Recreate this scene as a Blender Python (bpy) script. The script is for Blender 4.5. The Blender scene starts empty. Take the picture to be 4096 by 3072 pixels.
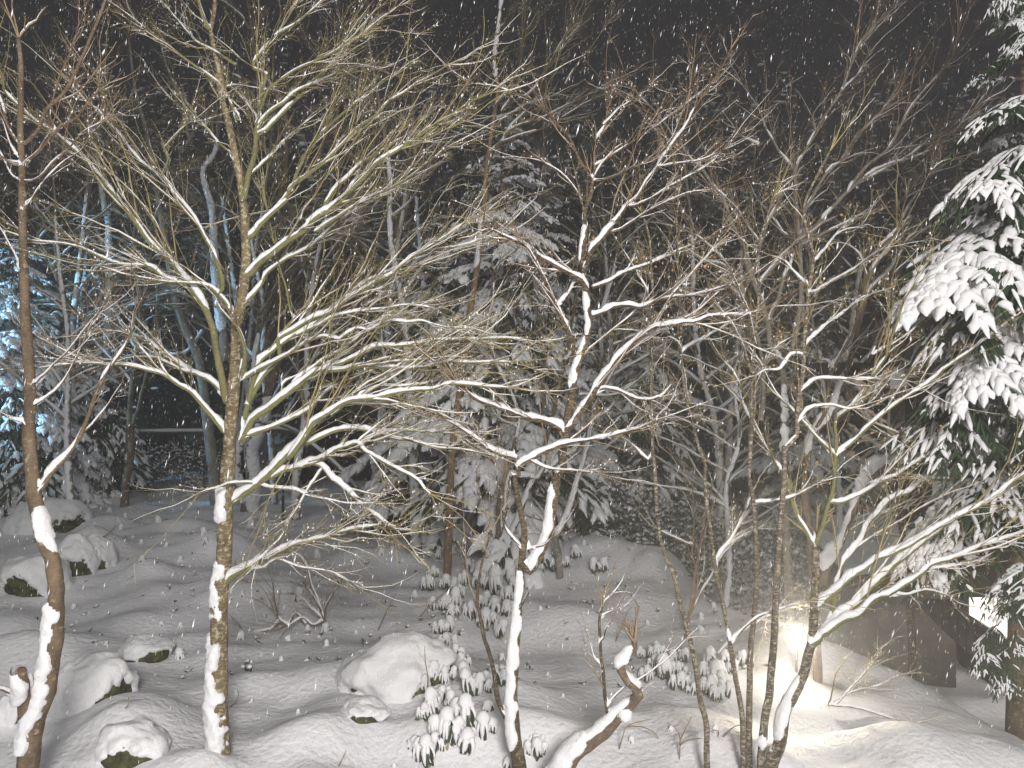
import bpy, math, random
import numpy as np
from mathutils import Vector, Matrix
R_ = math.radians
rnd = random.Random(7)
rng = np.random.default_rng(11)
scene = bpy.context.scene
col = scene.collection

# ------------------------------------------------------------------ camera, night sky, lights, exposure
FOC, CX, CY, CAMZ = 2925.0, 2048.0, 1536.0, 4.0
cam = bpy.data.cameras.new('camera')
cam.sensor_fit = 'HORIZONTAL'
cam.angle_x = 2 * math.atan(CX / FOC)
cam.clip_end = 400
cam_ob = bpy.data.objects.new('camera', cam)
cam_ob.location = (0, 0, CAMZ)
cam_ob.rotation_euler = (R_(90), 0, 0)
col.objects.link(cam_ob)
scene.camera = cam_ob

world = bpy.data.worlds.new('World')
scene.world = world
world.use_nodes = True
bg = world.node_tree.nodes['Background']
bg.inputs[0].default_value = (0.46, 0.34, 0.52, 1)
bg.inputs[1].default_value = 0.009

def lamp(name, kind, loc, power, color, size=0.3, target=None, angle=None, sy=None):
    l = bpy.data.lights.new(name, kind)
    l.energy = power
    l.color = color
    if kind == 'AREA':
        l.shape = 'RECTANGLE'; l.size = size; l.size_y = sy or size
    else:
        l.shadow_soft_size = size
    if kind == 'SPOT':
        l.spot_size = angle; l.spot_blend = 0.6
    o = bpy.data.objects.new(name, l)
    o.location = loc
    if target is not None:
        d = Vector(target) - Vector(loc)
        o.rotation_euler = d.to_track_quat('-Z', 'Y').to_euler()
    col.objects.link(o)
    return o

# light from the lit veranda windows of the house the photograph is taken from
lamp('house_window_light', 'AREA', (1.5, -6.0, 7.6), 2700, (1.0, 0.965, 0.93), 2.2, (-4.5, 14, 2.2), sy=1.4)
# fill sun added behind the camera, front-lights near and far evenly
sn_ = bpy.data.lights.new('night_fill_sun', 'SUN'); sn_.energy = 0.85; sn_.angle = R_(25); sn_.color = (.97, 1.0, .96)
so_ = bpy.data.objects.new('night_fill_sun', sn_); so_.rotation_euler = (R_(50), 0, R_(8)); col.objects.link(so_)
# garden floodlight on the right
LAMP_P = (3.90, 10.0, 0.52)
# cold yard light beyond the left edge, warm porch light beyond the right edge
lamp('yard_light', 'SPOT', (-20.5, 17.5, 5.6), 9500, (0.30, 0.66, 1.0), 0.15, (-15.6, 23.5, 5.2), R_(64))
lamp('porch_light', 'SPOT', (11.6, 16.9, 5.0), 170, (1.0, 0.42, 0.16), 0.1, (9.8, 18.6, 4.3), R_(70))

scene.view_settings.view_transform = 'Standard'
scene.view_settings.look = 'None'
scene.view_settings.exposure = 0.0
scene.view_settings.gamma = 1.0
cy = scene.cycles
cy.volume_bounces = 0
cy.max_bounces = 5
cy.diffuse_bounces = 2
cy.transparent_max_bounces = 6
cy.use_denoising = True
cy.sample_clamp_indirect = 3.0

# ------------------------------------------------------------------ numpy noise
def _h(ix, iy, iz, s):
    n = (ix.astype(np.int64) * 374761393 + iy.astype(np.int64) * 668265263 + iz.astype(np.int64) * 2147483647 + s * 1274126177) & 0xffffffff
    n = ((n ^ (n >> 13)) * 1274126177) & 0xffffffff
    n = ((n ^ (n >> 15)) * 2246822519) & 0xffffffff
    return ((n ^ (n >> 16)) & 0xffff) / 65535.0

def vnoise(p, f=1.0, s=0):
    p = np.asarray(p, float) * f + 1000.5
    i = np.floor(p); t = p - i; t = t * t * (3 - 2 * t)
    x, y, z = i[..., 0], i[..., 1], i[..., 2]
    r = 0
    for a in (0, 1):
        for b in (0, 1):
            for c in (0, 1):
                w = (t[..., 0] if a else 1 - t[..., 0]) * (t[..., 1] if b else 1 - t[..., 1]) * (t[..., 2] if c else 1 - t[..., 2])
                r = r + w * _h(x + a, y + b, z + c, s)
    return r * 2 - 1

def fbm(p, f, o=3, s=0):
    r = 0; a = 1.0
    for k in range(o):
        r = r + a * vnoise(p, f * 2 ** k, s + k); a *= 0.5
    return r

def n1(x, s=0):
    x = np.asarray(x, float)
    return vnoise(np.stack([x, x * 0 + s * 3.7, x * 0], -1), 1.0, s)

def sstep(a, b, x):
    t = np.clip((np.asarray(x, float) - a) / (b - a), 0, 1)
    return t * t * (3 - 2 * t)

def norm(v):
    return v / np.maximum(np.linalg.norm(v, axis=-1, keepdims=True), 1e-9)

# ------------------------------------------------------------------ mesh helpers
class MB:
    def __init__(s):
        s.v = []; s.q = []; s.t = []; s.n = 0
    def add(s, v, q=None, t=None):
        v = np.asarray(v, float).reshape(-1, 3)
        if q is not None and len(q): s.q.append(np.asarray(q, np.int64).reshape(-1, 4) + s.n)
        if t is not None and len(t): s.t.append(np.asarray(t, np.int64).reshape(-1, 3) + s.n)
        s.v.append(v); s.n += len(v)
        return s
    def mesh(s, name, mat=None, smooth=True):
        me = bpy.data.meshes.new(name)
        v = np.concatenate(s.v) if s.v else np.zeros((0, 3))
        q = np.concatenate(s.q) if s.q else np.zeros((0, 4), np.int64)
        t = np.concatenate(s.t) if s.t else np.zeros((0, 3), np.int64)
        me.vertices.add(len(v)); me.vertices.foreach_set('co', v.astype(np.float32).ravel())
        li = np.concatenate([q.ravel(), t.ravel()])
        ls = np.concatenate([np.arange(len(q)) * 4, len(q) * 4 + np.arange(len(t)) * 3])
        me.loops.add(len(li)); me.loops.foreach_set('vertex_index', li.astype(np.int32))
        me.polygons.add(len(ls)); me.polygons.foreach_set('loop_start', ls.astype(np.int32))
        me.update(calc_edges=True)
        if smooth:
            me.polygons.foreach_set('use_smooth', np.ones(len(ls), bool))
        if mat: me.materials.append(mat)
        me.validate()
        return me
    def build(s, name, mat=None, parent=None, smooth=True, **kw):
        o = bpy.data.objects.new(name, s.mesh(name, mat, smooth))
        col.objects.link(o)
        if parent is not None: o.parent = parent; o.matrix_parent_inverse = pinv(parent)
        for k, x in kw.items(): o[k] = x
        return o

def pinv(p):
    if p.type == 'EMPTY':
        return Matrix.LocRotScale(p.location, p.rotation_euler, p.scale).inverted()
    return Matrix.Identity(4)

def empty(name, loc, label, cat, group=None, rot=0.0):
    o = bpy.data.objects.new(name, None)
    o.empty_display_size = 0.2
    o.location = loc; o.rotation_euler = (0, 0, rot)
    col.objects.link(o)
    o['label'] = label; o['category'] = cat
    if group: o['group'] = group
    return o

def tag(o, label=None, cat=None, group=None, kind=None):
    if label: o['label'] = label
    if cat: o['category'] = cat
    if group: o['group'] = group
    if kind: o['kind'] = kind
    return o

def frames(P):
    T = np.gradient(P, axis=-2)
    T = norm(T)
    return T

def tube(mb, P, Rr, sides=8, cap=True, jit=0.0, seed=0):
    """one swept tube; P (K,3), Rr (K,) """
    P = np.asarray(P, float); K = len(P)
    T = frames(P)
    ref = np.array([0.31, 0.94, 0.12])
    A = norm(np.cross(T, ref)); B = np.cross(T, A)
    th = np.arange(sides) * 2 * math.pi / sides
    rr = np.asarray(Rr, float)[:, None] * np.ones(sides)
    V = P[:, None] + (A[:, None] * np.cos(th)[None, :, None] + B[:, None] * np.sin(th)[None, :, None]) * rr[..., None]
    if jit:
        V = V + (V - P[:, None]) * (jit * fbm(V, 14.0, 3, seed))[..., None]
    k = np.arange(K - 1)[:, None] * sides; j = np.arange(sides)[None]; j2 = (j + 1) % sides
    q = np.stack([k + j, k + j2, k + sides + j2, k + sides + j], -1).reshape(-1, 4)
    t = []
    Vf = V.reshape(-1, 3)
    if cap:
        Vf = np.concatenate([Vf, P[:1], P[-1:]])
        a = K * sides
        jj = np.arange(sides); j3 = (jj + 1) % sides
        t = np.concatenate([np.stack([j3, jj, jj * 0 + a], -1), np.stack([(K - 1) * sides + jj, (K - 1) * sides + j3, jj * 0 + a + 1], -1)])
    mb.add(Vf, q, t)

def tubes(mb, P, Rr, sides=3):
    """batch of N tubes: P (N,K,3), Rr (N,K)"""
    N, K, _ = P.shape
    if N == 0: return
    T = norm(np.gradient(P, axis=1))
    ref = np.array([0.31, 0.94, 0.12])
    A = norm(np.cross(T, ref)); B = np.cross(T, A)
    th = np.arange(sides) * 2 * math.pi / sides
    V = P[:, :, None] + (A[:, :, None] * np.cos(th)[None, None, :, None] + B[:, :, None] * np.sin(th)[None, None, :, None]) * Rr[:, :, None, None]
    n = np.arange(N)[:, None, None] * K * sides; k = np.arange(K - 1)[None, :, None] * sides; j = np.arange(sides)[None, None]; j2 = (j + 1) % sides
    q = np.stack([n + k + j, n + k + j2, n + k + sides + j2, n + k + sides + j], -1).reshape(-1, 4)
    mb.add(V.reshape(-1, 3), q)

OCT_V = np.array([[1, 0, 0], [-1, 0, 0], [0, 1, 0], [0, -1, 0], [0, 0, 1], [0, 0, -1]], float)
OCT_T = np.array([[0, 2, 4], [2, 1, 4], [1, 3, 4], [3, 0, 4], [2, 0, 5], [1, 2, 5], [3, 1, 5], [0, 3, 5]])
def blobs(mb, C, S):
    """octahedral lumps: C (N,3), S (N,3)"""
    N = len(C)
    if N == 0: return
    a = rng.uniform(0, 6.28, N)
    ca, sa = np.cos(a), np.sin(a)
    V = OCT_V[None] * S[:, None] * rng.uniform(.7, 1.2, (N, 6, 1))
    X = V[..., 0] * ca[:, None] - V[..., 1] * sa[:, None]
    Y = V[..., 0] * sa[:, None] + V[..., 1] * ca[:, None]
    V = np.stack([X, Y, V[..., 2]], -1) + C[:, None]
    mb.add(V.reshape(-1, 3), t=(OCT_T[None] + np.arange(N)[:, None, None] * 6).reshape(-1, 3))

def catmull(P, step):
    P = np.asarray(P, float)
    if len(P) == 2:
        n = max(2, int(np.linalg.norm(P[1] - P[0]) / step) + 1)
        t = np.linspace(0, 1, n)[:, None]
        return P[0] * (1 - t) + P[1] * t
    Q = np.concatenate([[2 * P[0] - P[1]], P, [2 * P[-1] - P[-2]]])
    out = []
    for i in range(1, len(Q) - 2):
        a, b, c, d = Q[i - 1], Q[i], Q[i + 1], Q[i + 2]
        n = max(1, int(np.linalg.norm((c - b)[:3]) / step))
        t = (np.arange(n) / n)[:, None]
        out.append(0.5 * ((2 * b) + (-a + c) * t + (2 * a - 5 * b + 4 * c - d) * t * t + (-a + 3 * b - 3 * c + d) * t ** 3))
    out.append(Q[-2][None])
    return np.concatenate(out)

# ------------------------------------------------------------------ materials
def mat(name, rough=0.8, spec=0.3):
    m = bpy.data.materials.new(name); m.use_nodes = True
    nt = m.node_tree; b = nt.nodes['Principled BSDF']
    b.inputs['Roughness'].default_value = rough
    b.inputs['Specular IOR Level'].default_value = spec
    return m, nt, b

def N(nt, t, **kw):
    n = nt.nodes.new(t)
    for k, v in kw.items():
        if k.startswith('_'): setattr(n, k[1:], v)
        else: n.inputs[k.replace('__', ' ')].default_value = v
    return n

def ramp(nt, fac, stops):
    r = nt.nodes.new('ShaderNodeValToRGB')
    e = r.color_ramp.elements
    while len(e) < len(stops): e.new(0.5)
    for i, (p, c) in enumerate(stops):
        e[i].position = p; e[i].color = (*c, 1)
    nt.links.new(fac, r.inputs[0])
    return r.outputs[0]

def coords(nt, scale=(1, 1, 1)):
    tc = nt.nodes.new('ShaderNodeTexCoord'); mp = nt.nodes.new('ShaderNodeMapping')
    mp.inputs['Scale'].default_value = scale
    nt.links.new(tc.outputs['Object'], mp.inputs[0])
    return mp.outputs[0]

def noise_mat(name, stops, scale=6, vec=(1, 1, 1), rough=0.85, bump=0.4, bdist=0.01, bscale=None, detail=5, spec=0.2):
    m, nt, b = mat(name, rough, spec)
    v = coords(nt, vec)
    n = N(nt, 'ShaderNodeTexNoise', Scale=scale, Detail=detail, Roughness=0.6)
    nt.links.new(v, n.inputs['Vector'])
    nt.links.new(ramp(nt, n.outputs[0], stops), b.inputs['Base Color'])
    n2 = N(nt, 'ShaderNodeTexNoise', Scale=bscale or scale * 4, Detail=4)
    nt.links.new(v, n2.inputs['Vector'])
    bp = N(nt, 'ShaderNodeBump', Strength=bump, Distance=bdist)
    nt.links.new(n2.outputs[0], bp.inputs['Height'])
    nt.links.new(bp.outputs[0], b.inputs['Normal'])
    return m

SNOW = noise_mat('snow', [(0.3, (.78, .78, .80)), (0.7, (.86, .85, .86))], 9, rough=.75, bump=.6, bdist=.015, bscale=38, spec=.15)
M_GROUND = noise_mat('snow_ground', [(0.3, (.76, .75, .78)), (0.7, (.84, .83, .85))], .8, rough=.8, bump=.9, bdist=.03, bscale=14, spec=.15)

def bark(name, base, dark, pale, moss=None, rings=0.5, pscale=14, pcut=.58):
    """bark with crosswise lenticel rings, pale lichen patches and (optionally) a moss tint"""
    m, nt, b = mat(name, .85, .2)
    v = coords(nt, (1, 1, 1)); vs = coords(nt, (7.0, 7.0, 34.0)); vl = coords(nt, (1, 1, .35))
    n1_ = N(nt, 'ShaderNodeTexNoise', Scale=7.0, Detail=6.0, Roughness=.65); nt.links.new(vl, n1_.inputs['Vector'])
    c1 = ramp(nt, n1_.outputs[0], [(.32, dark), (.68, base)])
    n2 = N(nt, 'ShaderNodeTexNoise', Scale=2.2, Detail=3.0); nt.links.new(vs, n2.inputs['Vector'])
    f2 = ramp(nt, n2.outputs[0], [(.50, (0, 0, 0)), (.66, (rings,) * 3)])
    mx = N(nt, 'ShaderNodeMix', _data_type='RGBA')
    nt.links.new(f2, mx.inputs[0]); nt.links.new(c1, mx.inputs[6]); mx.inputs[7].default_value = (*pale, 1)
    out = mx.outputs[2]
    n3 = N(nt, 'ShaderNodeTexNoise', Scale=float(pscale), Detail=4.0); nt.links.new(v, n3.inputs['Vector'])
    f3 = ramp(nt, n3.outputs[0], [(pcut, (0, 0, 0)), (pcut + .06, (.8, .8, .8))])
    m3 = N(nt, 'ShaderNodeMix', _data_type='RGBA')
    nt.links.new(f3, m3.inputs[0]); nt.links.new(out, m3.inputs[6]); m3.inputs[7].default_value = (*pale, 1)
    out = m3.outputs[2]
    if moss:
        n4 = N(nt, 'ShaderNodeTexNoise', Scale=2.5, Detail=3.0); nt.links.new(v, n4.inputs['Vector'])
        f4 = ramp(nt, n4.outputs[0], [(.38, (0, 0, 0)), (.55, (.85, .85, .85))])
        m4 = N(nt, 'ShaderNodeMix', _data_type='RGBA')
        nt.links.new(f4, m4.inputs[0]); nt.links.new(out, m4.inputs[6]); m4.inputs[7].default_value = (*moss, 1)
        out = m4.outputs[2]
    nt.links.new(out, b.inputs['Base Color'])
    ad = N(nt, 'ShaderNodeMath', _operation='ADD')
    nt.links.new(n1_.outputs[0], ad.inputs[0]); nt.links.new(n2.outputs[0], ad.inputs[1])
    bp = N(nt, 'ShaderNodeBump', Strength=1.0, Distance=.02)
    nt.links.new(ad.outputs[0], bp.inputs['Height']); nt.links.new(bp.outputs[0], b.inputs['Normal'])
    return m

BK = {
    'maple': bark('maple_bark', (.25, .19, .11), (.09, .065, .035), (.46, .41, .28), rings=.45, pscale=26, pcut=.54),
    'moss': bark('mossy_bark', (.26, .235, .12), (.12, .11, .05), (.34, .31, .19), moss=(.20, .20, .085), rings=.25, pcut=.66),
    'cherry': bark('cherry_bark', (.12, .085, .055), (.04, .028, .02), (.34, .28, .18), rings=.6, pscale=22, pcut=.64),
    'brown': bark('brown_bark', (.24, .175, .115), (.08, .055, .035), (.38, .31, .22), rings=.22, pcut=.62),
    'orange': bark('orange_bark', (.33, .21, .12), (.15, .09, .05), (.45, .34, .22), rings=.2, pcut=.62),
    'grey': bark('grey_bark', (.30, .27, .22), (.15, .13, .10), (.45, .42, .36), rings=.4, pcut=.58),
    'banded': bark('banded_bark', (.16, .125, .09), (.05, .038, .026), (.46, .41, .31), rings=.75, pscale=30, pcut=.57),
}
TWIG = noise_mat('twig_bark', [(.35, (.22, .175, .085)), (.65, (.42, .35, .19))], 3, bump=0)
TWIGR = noise_mat('reddish_twig_bark', [(.35, (.20, .13, .085)), (.65, (.36, .27, .17))], 3, bump=0)
NEEDLE = noise_mat('fir_needles', [(.35, (.018, .035, .018)), (.65, (.05, .08, .035))], 5, bump=0, rough=.6)
LEAFM = noise_mat('evergreen_leaf', [(.35, (.022, .036, .020)), (.65, (.055, .075, .035))], 9, bump=0, rough=.4, spec=.5)
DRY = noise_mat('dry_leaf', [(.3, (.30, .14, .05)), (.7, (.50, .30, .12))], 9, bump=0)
ROCK = noise_mat('mossy_rock', [(.32, (.02, .02, .018)), (.52, (.075, .075, .035)), (.7, (.13, .15, .04))], 9, bump=1, bdist=.02, bscale=30)
FORESTM = noise_mat('far_forest', [(.3, (.012, .016, .010)), (.55, (.03, .035, .02)), (.8, (.06, .06, .045))], .9, bump=0)
FLAKE = mat('snowflake', .8, .2)[0]
FLAKE.node_tree.nodes['Principled BSDF'].inputs['Base Color'].default_value = (.9, .9, .92, 1)
_nt = FLAKE.node_tree; _tr = N(_nt, 'ShaderNodeBsdfTranslucent', Color=(.9, .9, .92, 1)); _mx = N(_nt, 'ShaderNodeMixShader', Fac=.3)
_nt.links.new(_nt.nodes['Principled BSDF'].outputs[0], _mx.inputs[1]); _nt.links.new(_tr.outputs[0], _mx.inputs[2])
_nt.links.new(_mx.outputs[0], _nt.nodes['Material Output'].inputs['Surface'])

# ------------------------------------------------------------------ ground
def drop(x, y):
    d = (x - 5.3) + np.maximum(0, y - 9.6) * .55
    return 1.5 * sstep(0.0, 2.6, d)
HUMPS = [(-4.3, 8.2, .75, .22), (-3.6, 7.5, .9, .2), (-1.2, 9.6, .9, .14), (-2.6, 10.5, 1.2, .12), (0.5, 8.0, .8, .10), (2.1, 8.3, 1.0, .10), (-5.5, 13.5, 1.6, .3), (-8.5, 17, 2.5, .5), (3.4, 16.5, 2.2, .7), (1.2, 12.2, 1.0, .15), (-0.7, 13.0, 1.3, .12)]
_b = np.random.default_rng(99)
for X_, Y_, W_, H_ in ((25, 2040, 180, 140), (140, 2110, 220, 120), (280, 2300, 130, 150), (350, 2290, 120, 130), (80, 2380, 200, 150), (308, 2850, 236, 200), (468, 3064, 230, 140), (1580, 2780, 330, 180), (545, 2655, 150, 85), (25, 2915, 100, 125)):
    D_ = 4 * FOC / (Y_ - CY)
    HUMPS.append(((X_ - CX) / FOC * D_, D_ + W_ / FOC * D_ * .45, W_ / FOC * D_ * .85, H_ / FOC * D_ * .42))
HUMPS.append((4.1, 9.3, 1.2, -.12))
NBMP = 620
BX = _b.uniform(-14, 9, NBMP); BY = 7 + 20 * _b.random(NBMP) ** 1.3; BS = _b.uniform(.12, .6, NBMP); BA = BS * _b.uniform(.10, .40, NBMP) * np.where(_b.random(NBMP) < .25, -.7, 1)
def gz(x, y):
    x = np.asarray(x, float); y = np.asarray(y, float)
    p = np.stack([x, y, x * 0], -1)
    z = -drop(x, y)
    z = z + .10 * vnoise(p, .35, 5) + .055 * vnoise(p * [1, 1.8, 1], .75, 6) + .045 * vnoise(p * [1, 2.0, 1], 1.7, 7) + .016 * vnoise(p * [1, 1.6, 1], 4.2, 8)
    sh_ = x.shape; xf, yf = x.ravel(), y.ravel(); zf_ = np.zeros(xf.shape)
    if xf.size < 3000:
        zf_ = (BA * np.exp(-(((xf[:, None] - BX) / (BS * 1.25)) ** 2 + ((yf[:, None] - BY) / BS) ** 2))).sum(1)
    else:
        for k in range(len(BX)):
            i = np.nonzero((np.abs(xf - BX[k]) < BS[k] * 3) & (np.abs(yf - BY[k]) < BS[k] * 2.6))[0]
            zf_[i] += BA[k] * np.exp(-(((xf[i] - BX[k]) / (BS[k] * 1.25)) ** 2 + ((yf[i] - BY[k]) / BS[k]) ** 2))
    z = z + zf_.reshape(sh_)
    for hx, hy, s, a in HUMPS:
        z = z + a * np.exp(-((x - hx) ** 2 + (y - hy) ** 2) / (s * s))
    z = z + .5 * sstep(30, 48, y) * 6
    return z

ys = np.concatenate([np.linspace(-14, 3, 10)[:-1], 3 + (np.linspace(0, 1, 470) ** 2.0) * 87])
us = np.linspace(-1, 1, 430)
Yg, Ug = np.meshgrid(ys, us, indexing='ij')
Xg = Ug * (np.abs(Yg) * .85 + 6 + 3 * np.abs(Ug) ** 3 * 8)
Zg = gz(Xg, Yg)
g = MB()
ny, nx = Yg.shape
i = np.arange(ny - 1)[:, None] * nx + np.arange(nx - 1)[None]
g.add(np.stack([Xg, Yg, Zg], -1), np.stack([i, i + 1, i + nx + 1, i + nx], -1))
ground = g.build('snow_ground', M_GROUND, kind='structure')

def px(x, y, D):
    return np.array([(x - CX) / FOC * D, D, CAMZ - (y - CY) / FOC * D])

def gp(x, y):
    """where the sight line through photo point (x, y) meets the ground"""
    D = 3 + np.arange(0, 900) * .08
    P = np.stack([(x - CX) / FOC * D, D, CAMZ - (y - CY) / FOC * D], -1)
    h = P[:, 2] - gz(P[:, 0], P[:, 1])
    k = np.argmax(h < 0) if (h < 0).any() else 400
    p = P[k]
    return np.array([p[0], p[1], float(gz(p[0], p[1]))])

TILES = {'F': (0, 0, 1.8517), 'O': (0, 0, 1.0), 'a': (0, 0, .6027), 'b': (900, 0, .6027), 'c': (1900, 0, .6027), 'd': (2896, 0, .6027),
         'e': (0, 900, .6027), 'f': (900, 900, .6027), 'g': (1900, 900, .6027), 'h': (2896, 900, .6027),
         'i': (0, 1700, .42194), 'j': (0, 2372, .42194), 'k': (800, 1700, .42194), 'l': (800, 2372, .42194),
         'm': (1600, 1900, .4973), 'n': (1600, 2372, .4973), 'o': (2600, 1900, .7064), 'p': (3300, 1900, .7063),
         'q': (0, 0, .4973), 'r': (700, 800, .36166), 's': (700, 1300, .6304), 't': (700, 300, .6304)}
def pts(s):
    """'tile x,y x,y / tile x,y ...' -> points in photo pixels"""
    out = []
    for a in s.replace('/', ' ').split():
        if ',' not in a:
            ox, oy, f = TILES[a]
        else:
            x, y = a.split(',')
            out.append((ox + float(x) * f, oy + float(y) * f))
    return np.array(out)

# ------------------------------------------------------------------ trees
def snow_cap(mb, P, Rr, amount=1.0, seed=0, taper0=0.0):
    """snow lying along the upper side of a branch"""
    K = len(P)
    if K < 3: return
    T = frames(P)
    up = np.array([0, 0, 1.0])
    nrm = norm(up - T * T[:, 2:3]); b = np.cross(T, nrm)
    s = np.concatenate([[0], np.cumsum(np.linalg.norm(np.diff(P, axis=0), axis=1))])
    f = sstep(.985, .80, np.abs(T[:, 2]))
    tip = np.clip((s[-1] - s) / .12, 0, 1) * np.clip((s + .02) / .05, 0, 1)
    h0 = np.clip(1.2 * Rr + .007, .008, .085) * amount
    nz = .75 + .5 * n1(s * 5.5 + seed * 7.1, 3) + .42 * n1(s * 19 + seed, 4)
    gap = sstep(-.72, -.45, n1(s * 2.3 + seed * 3.3, 9) + .55 * (1 - np.abs(T[:, 2])))
    hi = sstep(4.6, 7.4, P[:, 2])
    gap = gap * (1 - hi * sstep(.25, -.15, n1(s * 3.1 + seed * 1.9, 12)))
    h = h0 * f * np.clip(nz, .1, 2) * tip * gap * (1 - .35 * hi)
    w = Rr * (.45 + .52 * f * gap) + .22 * h
    sides = 8
    th = np.arange(sides) * 2 * math.pi / sides
    c, sn = np.cos(th), np.sin(th)
    top = (h + .40 * Rr * f * gap + .02 * Rr)
    V = P[:, None] + nrm[:, None] * (Rr * .55)[:, None, None] + b[:, None] * (c[None] * w[:, None])[..., None] \
        + nrm[:, None] * np.where(sn > 0, sn[None] * top[:, None], sn[None] * Rr[:, None] * .6)[..., None]
    V = V + nrm[:, None] * (h[:, None] * .28 * vnoise(V, 26.0, seed % 50))[..., None]
    k = np.arange(K - 1)[:, None] * sides; j = np.arange(sides)[None]; j2 = (j + 1) % sides
    mb.add(V, np.stack([k + j, k + j2, k + sides + j2, k + sides + j], -1))

def web(mb, F, d1, d2, e, th):
    """snow lodged in a fork"""
    d1, d2 = norm(d1), norm(d2)
    n = norm(np.cross(d1, d2))
    u = np.linspace(0, 1, 6)[:, None, None]; v = np.linspace(0, 1, 7)[None, :, None]
    Q = F + e * u * ((1 - v) * d1 + v * d2) * (1 - .42 * np.sin(math.pi * v))
    T = th * (1 - .75 * u ** 2) + .002
    A = Q + n * T; B = Q - n * T
    idx = np.arange(42).reshape(6, 7)
    qa = np.stack([idx[:-1, :-1], idx[1:, :-1], idx[1:, 1:], idx[:-1, 1:]], -1).reshape(-1, 4)
    rim = idx[-1]
    qr = np.stack([rim[:-1], rim[:-1] + 42, rim[1:] + 42, rim[1:]], -1)
    V = np.concatenate([A.reshape(-1, 3), B.reshape(-1, 3)])
    V = V + .15 * th * rng.normal(0, 1, V.shape)
    mb.add(V, np.concatenate([qa, qa[:, ::-1] + 42, qr]))

def plaster(mb, P, Rr, direc, cover=.5, thick=.6, seed=0, rough=.35):
    """wind-blown snow sticking to one side of a trunk, broken edges"""
    P = catmull(np.c_[P, Rr], .022); Rr = P[:, 3]; P = P[:, :3]
    K = len(P); sides = 36
    T = frames(P); A = norm(np.cross(T, np.array([.31, .94, .12]))); B = np.cross(T, A)
    th = np.arange(sides) * 2 * math.pi / sides
    O = A[:, None] * np.cos(th)[None, :, None] + B[:, None] * np.sin(th)[None, :, None]
    base = P[:, None] + O * Rr[:, None, None]
    d = norm(np.asarray(direc, float))
    m = (O @ d) + 1.25 * rough * fbm(base, 9.0, 5, seed) - (1 - 2 * cover)
    s = np.concatenate([[0], np.cumsum(np.linalg.norm(np.diff(P, axis=0), axis=1))])
    m = m - 1.2 * (1 - np.clip(np.minimum(s, s[-1] - s) / .12, 0, 1))[:, None]
    t = np.clip(m * 2.6, -.35, 1)
    V = base + O * (np.where(t > 0, np.sqrt(np.clip(t, 0, 1)) * thick, t * .5) * Rr[:, None])[..., None]
    V = V + O * (.16 * Rr[:, None] * fbm(V, 22.0, 3, seed + 3) * (t > 0))[..., None]
    k = np.arange(K - 1)[:, None] * sides; j = np.arange(sides)[None]; j2 = (j + 1) % sides
    q = np.stack([k + j, k + j2, k + sides + j2, k + sides + j], -1).reshape(-1, 4)
    keep = (t.reshape(-1)[q] > -.30).any(1)
    mb.add(V, q[keep])

UP = np.array([0, 0, 1.0])
def grow(S, d, L, r, K=6, curl=.16, up=.05):
    Nn = len(S)
    P = np.zeros((Nn, K, 3)); P[:, 0] = S
    d = norm(d)
    for k in range(1, K):
        P[:, k] = P[:, k - 1] + d * (L / (K - 1))[:, None]
        d = norm(d + rng.normal(0, curl, (Nn, 3)) + UP * up)
    Rr = r[:, None] * np.linspace(1, .35, K)[None]
    return P, Rr

def children(P, Rr, n, lo, hi, ang, lf, rf, lmin=.1):
    """n child shoots per parent twig"""
    Nn, K, _ = P.shape
    T = norm(np.gradient(P, axis=1))
    L = np.linalg.norm(np.diff(P, axis=1), axis=2).sum(1)
    pi = np.repeat(np.arange(Nn), n)
    t = rng.uniform(lo, hi, len(pi)) * (K - 1)
    k = np.minimum(t.astype(int), K - 2); f = (t - k)[:, None]
    S = P[pi, k] * (1 - f) + P[pi, k + 1] * f
    d = T[pi, k] + ang * norm(rng.normal(0, 1, (len(pi), 3)))
    Lc = np.maximum(L[pi] * lf * rng.uniform(.5, 1.2, len(pi)) * (1.15 - t / (K - 1) * .6), lmin)
    return S, d, Lc, np.maximum(Rr[pi, k] * rf, .0016), pi

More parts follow.
